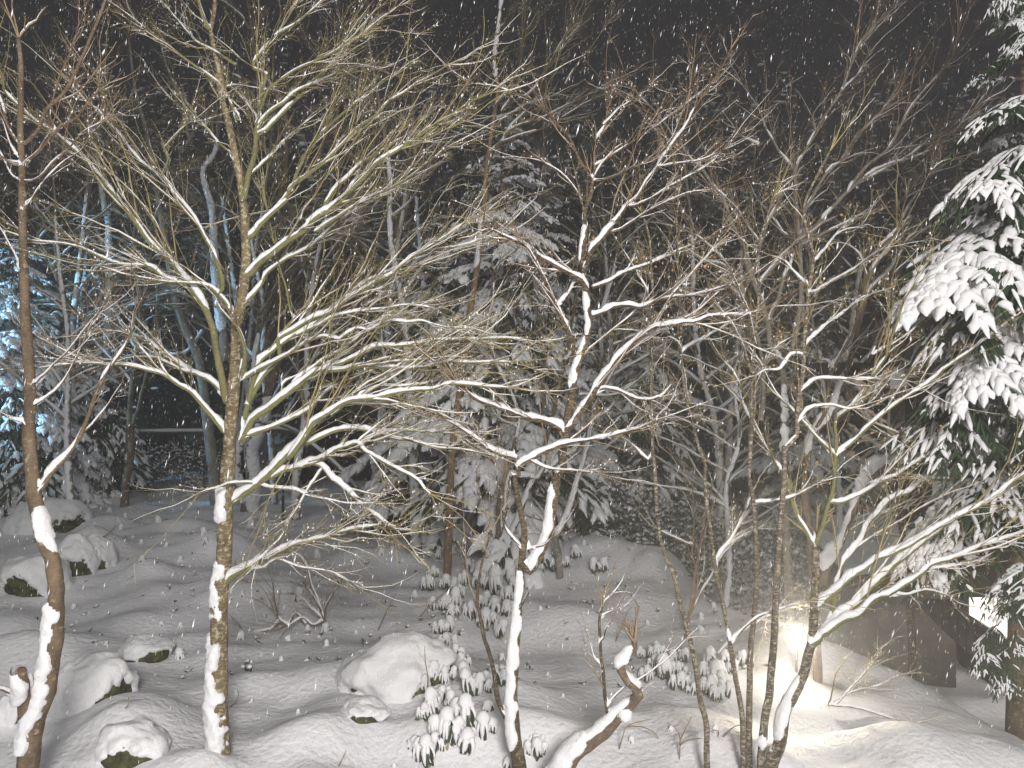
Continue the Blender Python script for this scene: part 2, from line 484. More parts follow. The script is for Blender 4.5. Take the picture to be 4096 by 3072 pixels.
class Tree:
    def __init__(s, name, label, cat, D, bark='maple', twig=TWIG, dens=1.0, snow=1.0, group=None, tl=1.0, tup=.05, dspread=.45, seed=1):
        s.name, s.label, s.cat, s.D, s.bark, s.twig, s.dens, s.snow, s.group, s.tl, s.tup, s.ds = name, label, cat, D, bark, twig, dens, snow, group, tl, tup, dspread
        s.br = []; s.rd = random.Random(seed); s.seed = seed; s.extra = []; s.leaves = 0
    def near(s, q):
        best = None
        for bi, b in enumerate(s.br):
            d = np.hypot(b['q'][:, 0] - q[0], b['q'][:, 1] - q[1]); k = int(d.argmin())
            if best is None or d[k] < best[0]: best = (d[k], bi, k)
        return best
    def add(s, w0, w1, tr, dd=None, twigs=1.0, bark=None, snow=None, name='branch', D0=None, tip=None, ground=False):
        q = pts(tr)
        q = catmull(np.c_[q, q[:, 0] * 0], 25)[:, :2]
        nb = s.near(q[0]) if s.br else None
        par = None
        if D0 is None:
            D0 = s.D
            if nb and nb[0] < 70:
                D0 = s.br[nb[1]]['D'][nb[2]]; par = (nb[1], nb[2])
        ln = np.concatenate([[0], np.cumsum(np.hypot(*np.diff(q, axis=0).T))])
        Lm = ln[-1] / FOC * D0
        if dd is None: dd = s.rd.uniform(-s.ds, s.ds) * Lm * (1 if name != 'trunk' else .12)
        u = ln / ln[-1]
        D = D0 + dd * u ** 1.25 + .02 * Lm * n1(u * 3 + s.seed + len(s.br) * 1.7, 2)
        w = (w0 + (w1 - w0) * u ** .8) * (1.0 if name == 'trunk' else .98)
        P = np.stack([(q[:, 0] - CX) / FOC * D, D, CAMZ - (q[:, 1] - CY) / FOC * D], -1)
        Rr = w / 2 / FOC * D
        if ground:
            z0 = float(gz(P[0, 0], P[0, 1])) - .15
            if P[0, 2] > z0 + .02:
                e = P[0].copy(); dirn = (P[0] - P[2]); dirn = dirn / max(abs(dirn[2]), .05)
                n = 6
                ext = [P[0] + dirn * (P[0, 2] - z0) * t for t in np.linspace(1, .12, n)]
                for t_, e_ in zip(np.linspace(1, .12, n), ext): pass
                P = np.concatenate([ext, P]); Rr = np.concatenate([Rr[0] * (1 + .35 * np.linspace(1, 0, n) ** 2), Rr])
                q = np.concatenate([np.repeat(q[:1], n, 0), q]); D = np.concatenate([np.repeat(D[:1], n), D])
        if par:
            pb = s.br[par[0]]; P[0] = pb['P'][min(par[1] + pb['off'], len(pb['P']) - 1)] if nb[0] < 25 else P[0]
        Pr = np.c_[P, Rr]
        step = max(.035, Rr.max() * .8)
        Pr = catmull(Pr, step)
        amp = .012 + .05 * min(Rr[0], .05)
        Pr[:, :3] += amp * np.stack([vnoise(Pr[:, :3], 4.5, 40 + k) for k in range(3)], -1) * np.minimum(np.arange(len(Pr)) / 4, 1)[:, None] * (0.35 if name == 'trunk' else 1)
        s.br.append(dict(q=q, D=D, P=P, off=0, F=Pr[:, :3], R=np.maximum(Pr[:, 3], .0022), par=par, twigs=twigs, bark=bark or s.bark, snow=s.snow if snow is None else snow, name=name))
        return s.br[-1]
    def patch(s, bi, lo, hi, direc, cover=.5, thick=.6, rough=.35):
        s.extra.append((bi, lo, hi, direc, cover, thick, rough))
    def build(s):
        b0 = s.br[0]
        base = b0['F'][0]
        root = empty(s.name, tuple(base), s.label, s.cat, s.group)
        tw = MB(); ts = MB(); lv = MB(); allS = []; all0 = []
        for bi, b in enumerate(s.br):
            P, Rr = b['F'], b['R']
            mb = MB()
            big = Rr.max() > .035
            tube(mb, P, Rr, 18 if big else (9 if Rr.max() > .012 else 6), jit=.10 if big else .05, seed=bi)
            ob = mb.build(b['name'], BK[b['bark']], root)
            sn = MB()
            if b['snow'] > 0: snow_cap(sn, P, Rr, b['snow'], seed=s.seed * 13 + bi)
            if b['par'] is not None and b['snow'] > 0:
                pb = s.br[b['par'][0]]; F = P[0]
                dpar = np.linalg.norm(pb['F'] - F, axis=1); k = int(dpar.argmin())
                d2 = pb['F'][min(k + 5, len(pb['F']) - 1)] - pb['F'][max(k - 1, 0)]
                d1 = P[min(4, len(P) - 1)] - P[0]
                if np.linalg.norm(d1) > 1e-4 and np.linalg.norm(d2) > 1e-4:
                    d1, d2 = norm(d1), norm(d2); c = float(d1 @ d2)
                    if .1 < c < .97 and (d1 + d2)[2] > .25:
                        e = s.rd.uniform(1.4, 2.6) * pb['R'][k] + s.rd.uniform(.03, .09)
                        web(sn, F - (d1 + d2) * .2 * pb['R'][k], d1, d2, e * (1.25 - .5 * (1 - c)), min(.75 * pb['R'][k], .028) + .003)
            for (pi, lo, hi, direc, cover, thick, rough) in s.extra:
                if pi == bi:
                    n = len(P); a, z = int(lo * n), max(int(hi * n), int(lo * n) + 4)
                    plaster(sn, P[a:z], Rr[a:z], direc, cover, thick, s.seed + bi, rough)
            if sn.v: sn.build('snow', SNOW, ob)
            # shoots
            if b['twigs'] > 0:
                seg = np.linalg.norm(np.diff(P, axis=0), axis=1); Ls = seg.sum()
                lo = .22 if b['name'] != 'trunk' else .55
                n = int(Ls * (1 - lo) * 9 * s.dens * b['twigs']) + 2
                t = (lo + (1 - lo) * rng.uniform(0, 1, n) ** .8) * (len(P) - 1.01)
                k = t.astype(int); f = (t - k)[:, None]
                S = P[k] * (1 - f) + P[k + 1] * f
                T = frames(P)[k]
                d = T + .55 * norm(rng.normal(0, 1, (n, 3))) + UP * .12
                L = s.tl * rng.uniform(.25, .95, n) * np.clip(.35 + Ls * .3, .4, 1.15) * (1.1 - .55 * t / len(P))
                r = np.clip(Rr[k] * .4, .0026, .0055)
                # leader shoots at the tip
                m = 3
                S = np.concatenate([S, np.repeat(P[-1:], m, 0)]); d = np.concatenate([d, frames(P)[-1] + .35 * rng.normal(0, 1, (m, 3))])
                L = np.concatenate([L, rng.uniform(.4, .9, m) * s.tl]); r = np.concatenate([r, np.full(m, max(Rr[-1] * .8, .003))])
                allS.append((S, d, L, r))
                if b['name'] != 'trunk' and Ls > .7:
                    m = int(Ls * 1.6 * s.dens * b['twigs']) + 1
                    t = rng.uniform(.18, .9, m) * (len(P) - 1.01); k = t.astype(int)
                    all0.append((P[k], frames(P)[k] + .40 * norm(rng.normal(0, 1, (m, 3))) + UP * .06, np.clip(Ls * rng.uniform(.25, .55, m), .4, 1.5), np.clip(Rr[k] * .5, .0045, .0095)))
        if all0:
            S, d, L, r = [np.concatenate(x) for x in zip(*all0)]
            P0_, R0_ = grow(S, d, L, r, 10, .10, s.tup * .6)
            tubes(tw, P0_, R0_, 5)
            ch = children(P0_, R0_, 5, .15, 1.0, .55, .42, .6)
            allS.append((ch[0], ch[1], ch[2], np.clip(ch[3], .0026, .005)))
            T0 = norm(P0_[:, -1] - P0_[:, 0]); k = (np.abs(T0[:, 2]) < .88) & (rng.random(len(T0)) < .9 * min(1, s.snow))
            hz_ = 1 - .55 * sstep(4.6, 7.4, P0_[k][:, :, 2])
            Rk = R0_[k] * rng.uniform(.55, 1.5, (k.sum(), 10)) * hz_ * np.array([.2, 1, 1, 1, 1, .95, .9, .8, .6, .2])
            tubes(ts, P0_[k] + (R0_[k] * .9)[..., None] * UP, Rk, 5)
        if allS:
            S, d, L, r = [np.concatenate(x) for x in zip(*allS)]
            P1, R1 = grow(S, d, L, r, 6, .15, s.tup)
            tubes(tw, P1, R1, 3)
            S2, d2, L2, r2, pi = children(P1, R1, 3, .12, .95, .75, .42, .62)
            P2, R2 = grow(S2, d2, L2, r2, 4, .16, s.tup)
            tubes(tw, P2, R2, 3)
            S3, d3, L3, r3, _ = children(P2, R2, 1, .2, .95, .8, .5, .7, .05)
            P3, R3 = grow(S3, d3, L3, r3, 3, .15, s.tup * .5)
            tubes(tw, P3, R3, 3)
            # snow: lines along flatter shoots, flecks in the little forks
            T1 = norm(P1[:, -1] - P1[:, 0]); k = np.abs(T1[:, 2]) < .86
            k &= rng.random(len(k)) < .45 * s.snow
            off = (R1[k] * 1.2)[..., None] * UP
            tubes(ts, P1[k] + off, R1[k] * rng.uniform(.8, 1.5, (k.sum(), 6)) * np.array([.2, 1, 1, .9, .7, .2]), 3)
            T2 = norm(P2[:, -1] - P2[:, 0]); k = (np.abs(T2[:, 2]) < .75) & (rng.random(len(T2)) < .3 * s.snow)
            tubes(ts, P2[k] + (R2[k])[..., None] * UP, R2[k] * rng.uniform(.4, 1.4, (k.sum(), 4)), 3)
            k = rng.random(len(S2)) < .36 * s.snow
            sz = rng.uniform(.004, .013, k.sum())
            blobs(ts, S2[k] + UP * .004, np.stack([sz, sz * .8, sz * 1.3], -1))
            k = rng.random(len(S3)) < .10 * s.snow
            sz = rng.uniform(.003, .009, k.sum())
            blobs(ts, S3[k] + UP * .003, np.stack([sz, sz, sz * 1.2], -1))
            tw.build('twigs', s.twig, root, kind='stuff')
            ts.build('twig_snow', SNOW, root, kind='stuff')
            if s.leaves:
                k = rng.permutation(len(P2))[:s.leaves]
                C = P2[k, -1]; n = len(C)
                a = norm(rng.normal(0, 1, (n, 3)) + [0, 0, -1.2]) * rng.uniform(.02, .045, (n, 1)); b_ = norm(np.cross(a, rng.normal(0, 1, (n, 3)))) * .012
                V = np.stack([C, C + a * .5 + b_, C + a, C + a * .5 - b_], 1)
                lv.add(V, np.arange(n * 4).reshape(-1, 4))
                lv.build('dry_leaves', DRY, root, smooth=False, kind='stuff')
        return root

TREES = []
def T(*a, **k):
    t = Tree(*a, **k); TREES.append(t); return t
LEFT = (-.8, -.55, .25)

# --- the big maple left of centre
t = T('maple_tree', 'big maple with mossy olive branches fanning right, lichen-spotted trunk left of centre', 'tree', 7.45, 'moss', dens=1.3, tl=1.15, seed=3)
tk = t.add(84, 14, 'O 846,3090 l 190,1500 175,1100 178,700 185,300 185,0 / k 225,1300 235,1000 250,700 265,400 285,100 / s 385,200 385,0 / r 700,1300 755,1000 785,600 765,200 760,0 / t 436,880 430,780 410,640 385,540 360,400 335,280 300,170 285,60 275,0 / a 1500,650 1440,400 1400,200 1420,90 1430,-120', dd=.2, name='trunk', twigs=.5, bark='maple', ground=True)
t.patch(0, .0, .17, (-.9, -.5, .1), .43, .45, .8)
t.patch(0, .17, .26, (-.8, -.6, .1), .30, .25, .7)
t.patch(0, .29, .345, (-.75, -.65, .2), .42, .5, .6)
A = t.add
A(26, 9, 't 436,810 462,640 490,540 515,440 520,380 530,260 550,100 570,0 / b 190,450 240,360 330,240 400,140 440,80 540,-60', dd=.4)
A(22, 5, 'a 1395,210 1340,100 1290,-60', dd=-.2)
# right side, from the top down
A(24, 6, 'r 815,450 950,260 1100,120 1240,0 / t 640,850 740,720 780,600 830,500 930,370 985,230 1010,150 1030,0 1040,-60', dd=.5)
A(15, 5, 't 935,365 1000,300 1080,230 1160,170 1269,90 1400,0', dd=.3)
A(18, 6, 't 700,760 760,690 860,620 960,540 1060,440 1150,340 1269,260 / b 1080,680 1180,620 1260,570 1350,520 1480,430', dd=-.5)
A(30, 7, 'r 812,850 900,740 1000,660 1120,570 1240,470 1400,350 1560,200 1700,110 1840,0 / b 830,1270 930,1160 1010,1080 1080,1030 1180,970 1290,900 1400,830 1500,770 1580,710 1700,650 1770,620', dd=-.6)
A(20, 6, 'b 640,1400 720,1260 820,1170 900,1080 1020,1010 1150,930 1250,890', dd=.6)
A(17, 6, 'b 520,1500 620,1410 780,1300 900,1170 1100,1020 1200,980 1350,910 1530,790', dd=.9)
A(15, 5, 'b 600,1540 730,1450 850,1370 950,1310 1070,1270 1200,1190 1370,1060 1480,980', dd=-.8)
A(20, 6, 'r 700,1240 740,1170 850,1060 960,920 1010,810 1110,720 1250,630 1350,590 1480,520 1600,420 1700,320 1850,210 2000,100 2130,0 2300,-110', dd=.7)
A(22, 12, 's 418,345 440,200 430,100 395,10', dd=-.25, snow=.8, twigs=.3)
A(17, 5, 's 420,350 500,300 620,240 720,180 830,105 880,90 940,75 1050,90 1100,55 1160,20 / f 940,700 1020,670 1110,635 1230,640 1310,635 1420,665 1500,680', dd=-.7)
A(14, 4, 'f 480,730 560,690 640,660 720,610 850,580 950,570 1090,545 1250,535 1400,560', dd=-.3)
A(24, 7, 's 440,600 520,270 600,180 680,110 780,50 880,0 / f 880,420 995,356 1080,310 1180,260 1250,200 1380,170 1500,150 1650,110 1800,60', dd=.8)
A(24, 7, 's 450,520 560,320 660,210 / f 350,760 450,700 560,620 700,570 800,500 900,440 1000,380 1100,330 1200,240 1290,190 1400,110 1500,50 1620,-20', dd=.4)
A(16, 5, 'b 210,850 260,780 320,720 400,670 480,600 580,560 660,530 740,500 860,480 1000,450', dd=.3)
A(18, 6, 'b 250,900 330,800 430,700 560,580 700,440 780,330 900,240 1000,150 1150,40', dd=.8)
A(14, 5, 'b 205,800 290,590 350,540 450,480 560,430 620,400 720,350 860,230 1000,60', dd=-.6)
A(14, 5, 'b 330,240 420,180 560,80 680,-40', dd=.3)
A(30, 9, 's 425,740 500,600 590,540 700,450 760,400 820,350 900,300 960,290 1060,285 1160,270 1269,270 / f 1240,950 1380,925 1500,905 1650,910 1900,915', dd=-.6)
A(16, 6, 's 700,455 780,340 880,260 950,210 1060,160 1130,110 1190,55 / f 1050,610 1180,600', dd=.6)
A(20, 6, 's 900,300 / f 650,960 760,920 870,870 990,810 1100,800 1250,790 1400,770 1500,765 1650,755 1900,750 2050,770', dd=.2)
A(11, 5, 's 668,450 690,380 740,340 800,300', dd=.1)
A(22, 8, 's 470,700 500,690 620,650 730,600 830,540 900,480 980,410 1060,360', dd=.3)
A(9, 4, 's 900,490 960,480 1030,465', dd=0)
A(34, 9, 'k 280,770 360,690 480,600 620,500 700,430 760,370 850,260 920,180 1000,100 1080,0 / s 720,840 790,750 830,690 880,620 950,580 1020,530 1080,490 1160,460 1269,460 / f 1100,1120 1240,1100 1380,1090 1500,1060 1620,1060 1750,1075 1880,1080', dd=-.9, snow=1.15)
A(14, 5, 'f 700,1215 850,1180 1000,1185 1100,1195 1210,1185', dd=.2)
A(14, 5, 'f 860,1130 950,1100 1030,1070 1200,1070 1330,1050 1390,1020', dd=.4)
A(22, 8, 'k 640,500 690,490 780,440 900,410 1000,380 1100,350 1180,310 1280,240 1400,190 1490,165 1560,240 1700,320 1830,390 1900,430 2000,480 2080,530 2133,590 2200,640', dd=-.7, snow=1.25)
A(22, 9, 'k 920,190 1050,150 1150,110 1280,60 1450,40 1600,50 1720,70 1900,50 2130,70 / f 1330,1370 1520,1380', dd=.4)
A(12, 5, 'k 1720,90 1850,120 2000,150 2130,190 / f 1180,1410 1300,1450 1420,1475 1550,1480 1700,1510', dd=-.4, snow=1.2)
A(11, 3, 'k 1480,170 1560,90 1650,20 1750,-60', dd=.2)
A(20, 7, 'k 1010,350 1060,360 1160,410 1230,490 1330,570 1400,630 1500,720 1560,790 1680,880 1760,950 1860,985 2000,990', dd=-.5, snow=1.3)
A(9, 4, 'k 1160,460 1080,520 1000,640 950,740 880,850 820,930 790,1010 740,1080 640,1180 560,1270', dd=-.2, snow=.8)
A(12, 4, 'k 560,560 440,540 300,550 180,590 90,615 0,650', dd=-.5)
A(13, 4, 'k 560,570 700,600 900,620 1000,660 1200,700 1400,740 1660,745', dd=-.6)
A(30, 8, 'k 215,1500 330,1430 480,1340 600,1270 750,1190 900,1140 1050,1110 1200,1060 1350,1010 1500,980 1700,955', dd=-.9, snow=1.1)
A(10, 3, 'k 480,1370 620,1340 700,1280 760,1270 850,1310 950,1340 1080,1370 1250,1400 1400,1470', dd=-.3)
# left side
A(34, 9, 's 355,490 330,480 300,330 / r 440,1500 400,1350 330,1200 230,1060 120,900 0,740 / a 1060,1659 980,1580 850,1420 750,1290 640,1150 540,1040 440,950 330,860 240,810 130,720 60,650 20,590 10,500 -20,430', dd=-.3)
A(18, 5, 'e 1270,420 1150,370 1080,340 1000,270 880,265 740,240 650,200 560,160 440,130 330,110 200,95 100,60 0,30', dd=-.6)
A(16, 4, 'r 640,1275 560,1130 480,1040 400,970 300,940 200,930 / e 1100,370 950,350 800,320 680,280', dd=-.5)
A(22, 5, 'r 520,1060 510,800 440,600 350,440 280,300 210,180 120,80 50,0 / a 1130,1250 1070,1180 980,1110 880,1010 800,900 700,800 640,720 580,690 480,560', dd=.5)
A(12, 4, 'a 1070,1190 1120,1050 1090,1000 1150,920 1250,820', dd=-.2)
A(24, 6, 'e 1510,1400 1420,1290 1330,1180 1250,1100 1180,1060 1090,990 1000,960 900,930 800,930 700,930 580,915 400,930 250,950', dd=-.7)
A(24, 6, 'e 1520,1160 1500,1130 1400,1040 1300,990 1200,930 1100,870 1000,780 900,730 820,710 700,700', dd=.5, snow=1.1)
A(13, 4, 'e 1310,990 1200,960 1080,900 990,880 860,885 750,910', dd=.3)
A(14, 3, 'a 1470,560 1420,530 1330,460 1200,370 1100,280 980,200 850,100 700,0', dd=-.8)
A(16, 4, 'a 1580,800 1500,580 1600,560', dd=.1, twigs=.1)
A(13, 4, 'a 1715,860 1700,780 1640,690 1560,600 1480,540', dd=.5)
A(13, 4, 'q 1900,520 1700,400 1560,320 1400,130 1300,30', dd=.5)
A(10, 3, 's 750,-40 / t 575,820 580,600 575,440 590,300 595,180', dd=.1, snow=.4)
A(12, 4, 't 470,640 550,560 640,480 720,400 800,330 900,240', dd=.6)
A(12, 4, 't 385,540 330,470 250,400 150,290 0,170', dd=.6)

# --- grey multi-stemmed tree behind the maple
t = T('grey_tree', 'broad grey-brown tree with snow on its right side, close behind the big maple', 'tree', gp(1010, 2045)[1], 'brown', dens=.7, seed=5, tl=1.8)
A = t.add
A(46, 12, 'O 1005,2050 k 480,760 500,500 / s 480,800 510,720 550,600 600,400 650,250 690,120 700,0 / r 1180,900 1250,400 1300,100 / t 700,800 700,600 705,450 700,250 / b 210,400 180,200 150,0', dd=.5, name='trunk', ground=True)
t.patch(0, .04, .30, (.85, -.45, .2), .50, .55, .3)
A(34, 10, 'k 400,860 430,700 / s 390,900 430,700 460,560 480,500 500,300 520,120 / r 1050,1100 1130,900 1230,640', dd=-.4, bark='banded')
t.patch(1, .05, .75, (-.2, -1, .4), .40, .4, .7)
A(20, 8, 's 500,320 540,240 580,120 620,0 / f 420,560 450,400 520,300 640,80 / b 950,1400 1060,1300 1170,1180 1240,1060 1290,960', dd=1.0)
A(20, 7, 's 640,260 720,150 / r 1480,1000 1700,620 1900,350 2050,180 2200,60 / b 1150,1250 1300,1150', dd=.6)
A(14, 6, 's 500,330 560,300 / r 900,1480 960,1250 1040,1100 1100,970 1180,860 1270,760 1370,660 1390,560', dd=-.5, bark='moss')
A(20, 7, 'r 1240,640 1200,300 1150,100 / b 380,1200 340,1060', dd=.5)
A(14, 5, 't 705,600 640,520 600,480 / b 290,1000', dd=.3)
A(14, 5, 'b 160,560 60,500 -60,420 -150,380', dd=.5)
A(15, 5, 'b 180,220 100,100 0,20 -100,-40', dd=-.4)
A(12, 4, 'b 450,1450 620,1470 750,1470 880,1520', dd=.6, twigs=.3)
A(13, 4, 'f 500,200 640,235 780,235 870,240', dd=.8, twigs=.3)
A(13, 4, 'f 640,60 750,65 850,70 950,50 1150,50', dd=.8, twigs=.3)

t = T('pale_tree', 'pale snow-plastered tree seen between the maple trunk and its long left limb', 'tree', 24.0, 'grey', dens=.4, seed=8, tl=2.0)
A = t.add
A(46, 9, 'e 1420,1660 1370,1250 1320,900 1250,740 1180,560 1130,300 1080,0 / a 1030,1200 980,900 900,600 860,300', dd=.4, name='trunk', ground=True, bark='grey')
A(40, 14, 'e 1500,900 1430,300 1420,60 / a 1420,1500 1400,1350 1350,1150 1430,1000 1450,800', dd=.4, D0=24.4)
t.patch(1, .1, .9, (-.3, -1, .3), .62, .3, .6)
A(20, 8, 'a 1410,1550 1500,1350 1560,1100', dd=.2)
A(18, 6, 'a 1240,960 1300,850 1350,810 1500,820', dd=.5)
A(16, 6, 'a 1250,930 1220,700 1130,500 1050,240', dd=.5)
A(14, 6, 'e 1150,180 1000,220 860,270 760,320', dd=.3)
A(15, 6, 'e 1350,700 1240,840 1080,860', dd=.3)
A(14, 5, 'e 1300,480 1100,440 900,520 760,580 620,590', dd=-.5, snow=1.3)
A(11, 4, 'e 900,540 1050,470 1140,450', dd=-.2)

# --- slender tree at the left edge
t = T('cherry_tree', 'slender brown tree at the far left with curved forks and snow-plastered foot', 'tree', 6.5, 'brown', twig=TWIGR, dens=.55, seed=13, tl=.9, tup=.10)
A = t.add
A(84, 16, 'O 105,3110 j 280,1500 330,1200 / j 420,1000 470,700 520,400 533,100 / i 525,1500 490,1250 400,1050 365,900 335,700 310,500 290,300 270,0 / e 205,1150 180,800 160,400 150,0 / a 150,1300 145,1060 140,960 135,800 140,600 140,440 120,250', dd=.2, name='trunk', twigs=.3, ground=True)
t.patch(0, .08, .31, (-.9, -.45, .25), .50, .5, .6)
t.patch(0, .36, .43, (.9, -.3, .35), .38, .5, .3)
A(64, 40, 'j 270,1250 245,1100 230,950 225,860 205,800 195,740', dd=-.3, snow=.5, twigs=0)
t.patch(1, .35, 1.0, (-.6, -.5, .6), .85, 1.0, .25)
A(22, 6, 'j 200,1060 150,980 60,930 -30,890 -120,860', dd=-.3, twigs=.2)
A(24, 8, 'i 385,620 430,540 / e 330,1650 490,1470 590,1250 630,1150 700,990 860,740 900,560', dd=.4, snow=1.3, twigs=.5)
A(17, 10, 'a 145,980 260,850 300,720 440,580 540,380 640,150 700,0 760,-140', dd=-.4, snow=.5)
A(15, 7, 'a 150,1080 240,1030 320,950 400,840 500,780 650,600', dd=-.3)
A(15, 7, 'a 130,960 60,850 20,750 -10,640 -80,500', dd=.3)
A(11, 5, 'a 125,1060 60,930 10,800 -60,700', dd=.2)
A(12, 5, 'a 120,1115 40,1060 -40,1000', dd=-.2)
A(10, 5, 'a 165,1215 260,1170 350,1080 440,1000 560,880 700,800', dd=-.5)
A(10, 5, 'a 120,1215 60,1130 20,1040 -60,940', dd=.2)
A(8, 4, 'a 180,1380 270,1220 430,1060 530,1000 600,900', dd=.3)
A(8, 4, 'e 215,1055 300,1000 360,930 450,830 560,680 640,590', dd=-.4)
A(8, 4, 'e 222,1190 330,1130 420,1040 500,900 620,650 700,500', dd=.3)
A(7, 3, 'e 165,1320 60,1270 -40,1220', dd=-.3)
A(7, 3, 'e 140,290 90,180 30,70 -40,-40', dd=.2)
A(8, 4, 'a 350,860 330,700 400,500 480,300 560,60', dd=.3)

# --- pair of pale brown trunks far left
for lab, D, tr, w, tr2 in (('leaning pale brown trunk, left one of the pair standing in snow at the left', None, 'i 960,740 900,500 850,300 810,0 / e 560,1300 540,1100 510,900 490,740 430,500 330,230 250,60 / a 300,1500 200,1300', 32, 'e 500,760 430,640 380,580 310,640 230,740'),
                       ('upright pale brown trunk, right one of the pair standing in snow at the left', None, 'i 1180,770 1190,560 1240,300 1240,0 / e 850,1500 870,1100 920,760 930,540 900,300 890,60 / a 900,1500 880,1300 850,1100', 30, 'e 875,1350 930,1160 970,980 1010,760 1040,560')):
    q0 = pts(tr)[0]; p0 = gp(*q0)
    t = T('brown_trunk_tree', lab, 'tree', p0[1], 'brown', dens=.5, seed=int(q0[0]), tl=1.6)
    t.add(w, 9, tr, dd=1.0, name='trunk', ground=True, twigs=.5)
    t.add(15, 6, tr2, dd=.5)
    for k in range(5):
        x, y = q0[0] + t.rd.uniform(-20, 40), 1300 - k * 180
        t.add(11, 4, 'O %d,%d %d,%d %d,%d' % (t.br[0]['q'][int(len(t.br[0]['q']) * (.5 + k * .09))][0], t.br[0]['q'][int(len(t.br[0]['q']) * (.5 + k * .09))][1], x + t.rd.choice((-1, 1)) * 150, y - 40, x + t.rd.choice((-1, 1)) * 330, y - 90))

t = T('snowy_trunk_tree', 'tree with trunk plastered bluish white, between the left pair of trunks', 'tree', 26, 'grey', dens=.4, seed=21, tl=1.8)
t.add(34, 14, 'e 600,1330 640,1200 690,1000 715,760 725,400 720,0 / a 700,1400 660,1150 640,900', dd=.5, name='trunk', ground=True)
t.patch(0, .12, .95, (-.4, -1, .3), .75, .25, .5)
A = t.add
for tr in ('e 725,180 600,90 430,60 400,55', 'a 700,1640 560,1400 450,1350 350,1360', 'a 670,1220 560,1150 400,1140', 'a 660,1060 500,940 420,960 320,1030', 'e 710,60 800,90 900,160', 'e 720,380 600,350 520,420 420,480 200,500 0,450', 'e 720,360 830,375 900,380', 'a 700,1360 850,1440 1000,1420 1150,1425', 'a 760,980 900,970 1000,940', 'e 700,640 800,700 900,640'):
    A(16, 7, tr, dd=-1 + rnd.random() * 2, snow=1.5)

# --- brown straight pine-like trunk in the middle
p0 = gp(1790, 2300)
t = T('reddish_trunk_tree', 'straight tree with smooth reddish brown trunk, left of the dark central tree', 'tree', p0[1], 'orange', dens=.5, seed=31, tl=1.4)
A = t.add
A(34, 13, 'O 1790,2315 m 385,600 400,300 410,0 / f 1520,1400 1560,1100 1590,850 1600,700 1640,500 1690,150 / b 1740,1080 1780,800 1810,600 1790,400 1820,150 1840,-60', dd=.5, name='trunk', ground=True, twigs=.4)
t.patch(0, .55, .66, (-.8, -.5, .2), .45, .5, .4)
t.patch(0, .85, 1.0, (-.5, -.8, .2), .35, .6, .8)
for tr, w in (('b 1780,720 1900,560 1960,420 1990,250', 12), ('b 1800,500 1700,300 1760,250', 8), ('b 1770,860 1860,780 1991,700 / c 500,640', 12), ('b 1750,1000 1830,950 / c 230,850 390,680 460,500 560,300 700,60 730,-60', 15), ('c 170,900 300,830 450,780 600,700 760,620 880,560', 13), ('c 120,960 300,900 430,860 550,800 700,700 830,640', 13), ('c 180,740 280,560 300,380 320,200 340,60', 12), ('c 200,700 360,620 420,540 560,320 700,150 740,0', 13), ('c 600,560 680,420 780,300 900,110', 11), ('c 460,620 520,480 600,260 640,120', 9), ('c 80,1080 160,960 240,840', 10), ('b 1830,200 1900,90 1991,30', 10)):
    A(w, 4, tr, dd=rnd.uniform(-1, 1), bark='brown')

# --- several thin stems behind the central tree
p0 = gp(1990, 2330)
t = T('multi_stem_tree', 'clump of thin pale brown stems rising behind the central snow-covered trunk', 'tree', gp(1965, 2310)[1], 'brown', dens=.6, seed=37, tl=1.2)
A = t.add
A(26, 8, 'm 720,840 760,600 830,350 860,100 870,0 / g 430,1659 470,1450 520,1250 560,1050 600,900 650,600 680,450 740,250', dd=.5, name='trunk', ground=True)
t.patch(0, .1, .5, (-.8, -.5, .3), .4, .5, .5)
A(26, 6, 'm 780,820 850,600 920,420 1010,200 1100,20 / g 700,1450 780,1250 850,1100 900,900 940,700 1000,560 1060,550', dd=.8)
t.patch(1, .1, .5, (-.8, -.5, .3), .45, .6, .5)
A(22, 6, 'm 720,700 790,450 800,200 / g 260,1450 280,1250 230,1100 160,950 110,830 70,690 110,500 130,300 190,230 280,160', dd=-.5)
t.patch(2, .4, .9, (.8, -.5, .3), .4, .6, .5)
A(18, 5, 'g 460,1200 450,980 500,820 480,720 430,620 400,560', dd=.4)
A(14, 5, 'g 560,1050 480,880 430,700 470,480 560,330', dd=.6)
A(14, 5, 'g 600,900 700,780 760,640 900,560 1000,420 1080,300', dd=.5)
A(12, 4, 'g 760,1260 840,1140 940,1125 1040,1060 1160,960 1200,900', dd=.3)
A(12, 4, 'g 930,800 1010,750 1090,710 1110,670', dd=.3)
A(12, 4, 'g 690,1130 760,1125 850,1135 940,1125 1050,1100 1150,1130', dd=.3, snow=1.4)
A(10, 4, 'g 270,1330 150,1280 100,1200', dd=.3)

p0 = gp(2241, 2313)
t = T('leaning_snowy_tree', 'pale forked trunk with snow down its left side, just right of the central dark trunk', 'tree', p0[1], 'grey', dens=.5, seed=41, tl=1.2)
A = t.add
A(28, 10, 'O 2241,2318 m 1270,600 1250,500 / m 1300,420 1330,350 1370,250 1410,100 1440,0 / g 720,1580 760,1400 790,1250 830,1130', dd=.6, name='trunk', ground=True)
t.patch(0, .35, .95, (-.85, -.5, .3), .55, .6, .4)
A(20, 10, 'm 1270,640 1240,520 1210,400', dd=-.2, snow=1.6, twigs=.2)
A(14, 6, 'g 830,1140 900,1000 960,900 1000,700', dd=.3)
A(12, 5, 'g 790,1290 900,1220 960,1100 1120,1010', dd=.5)

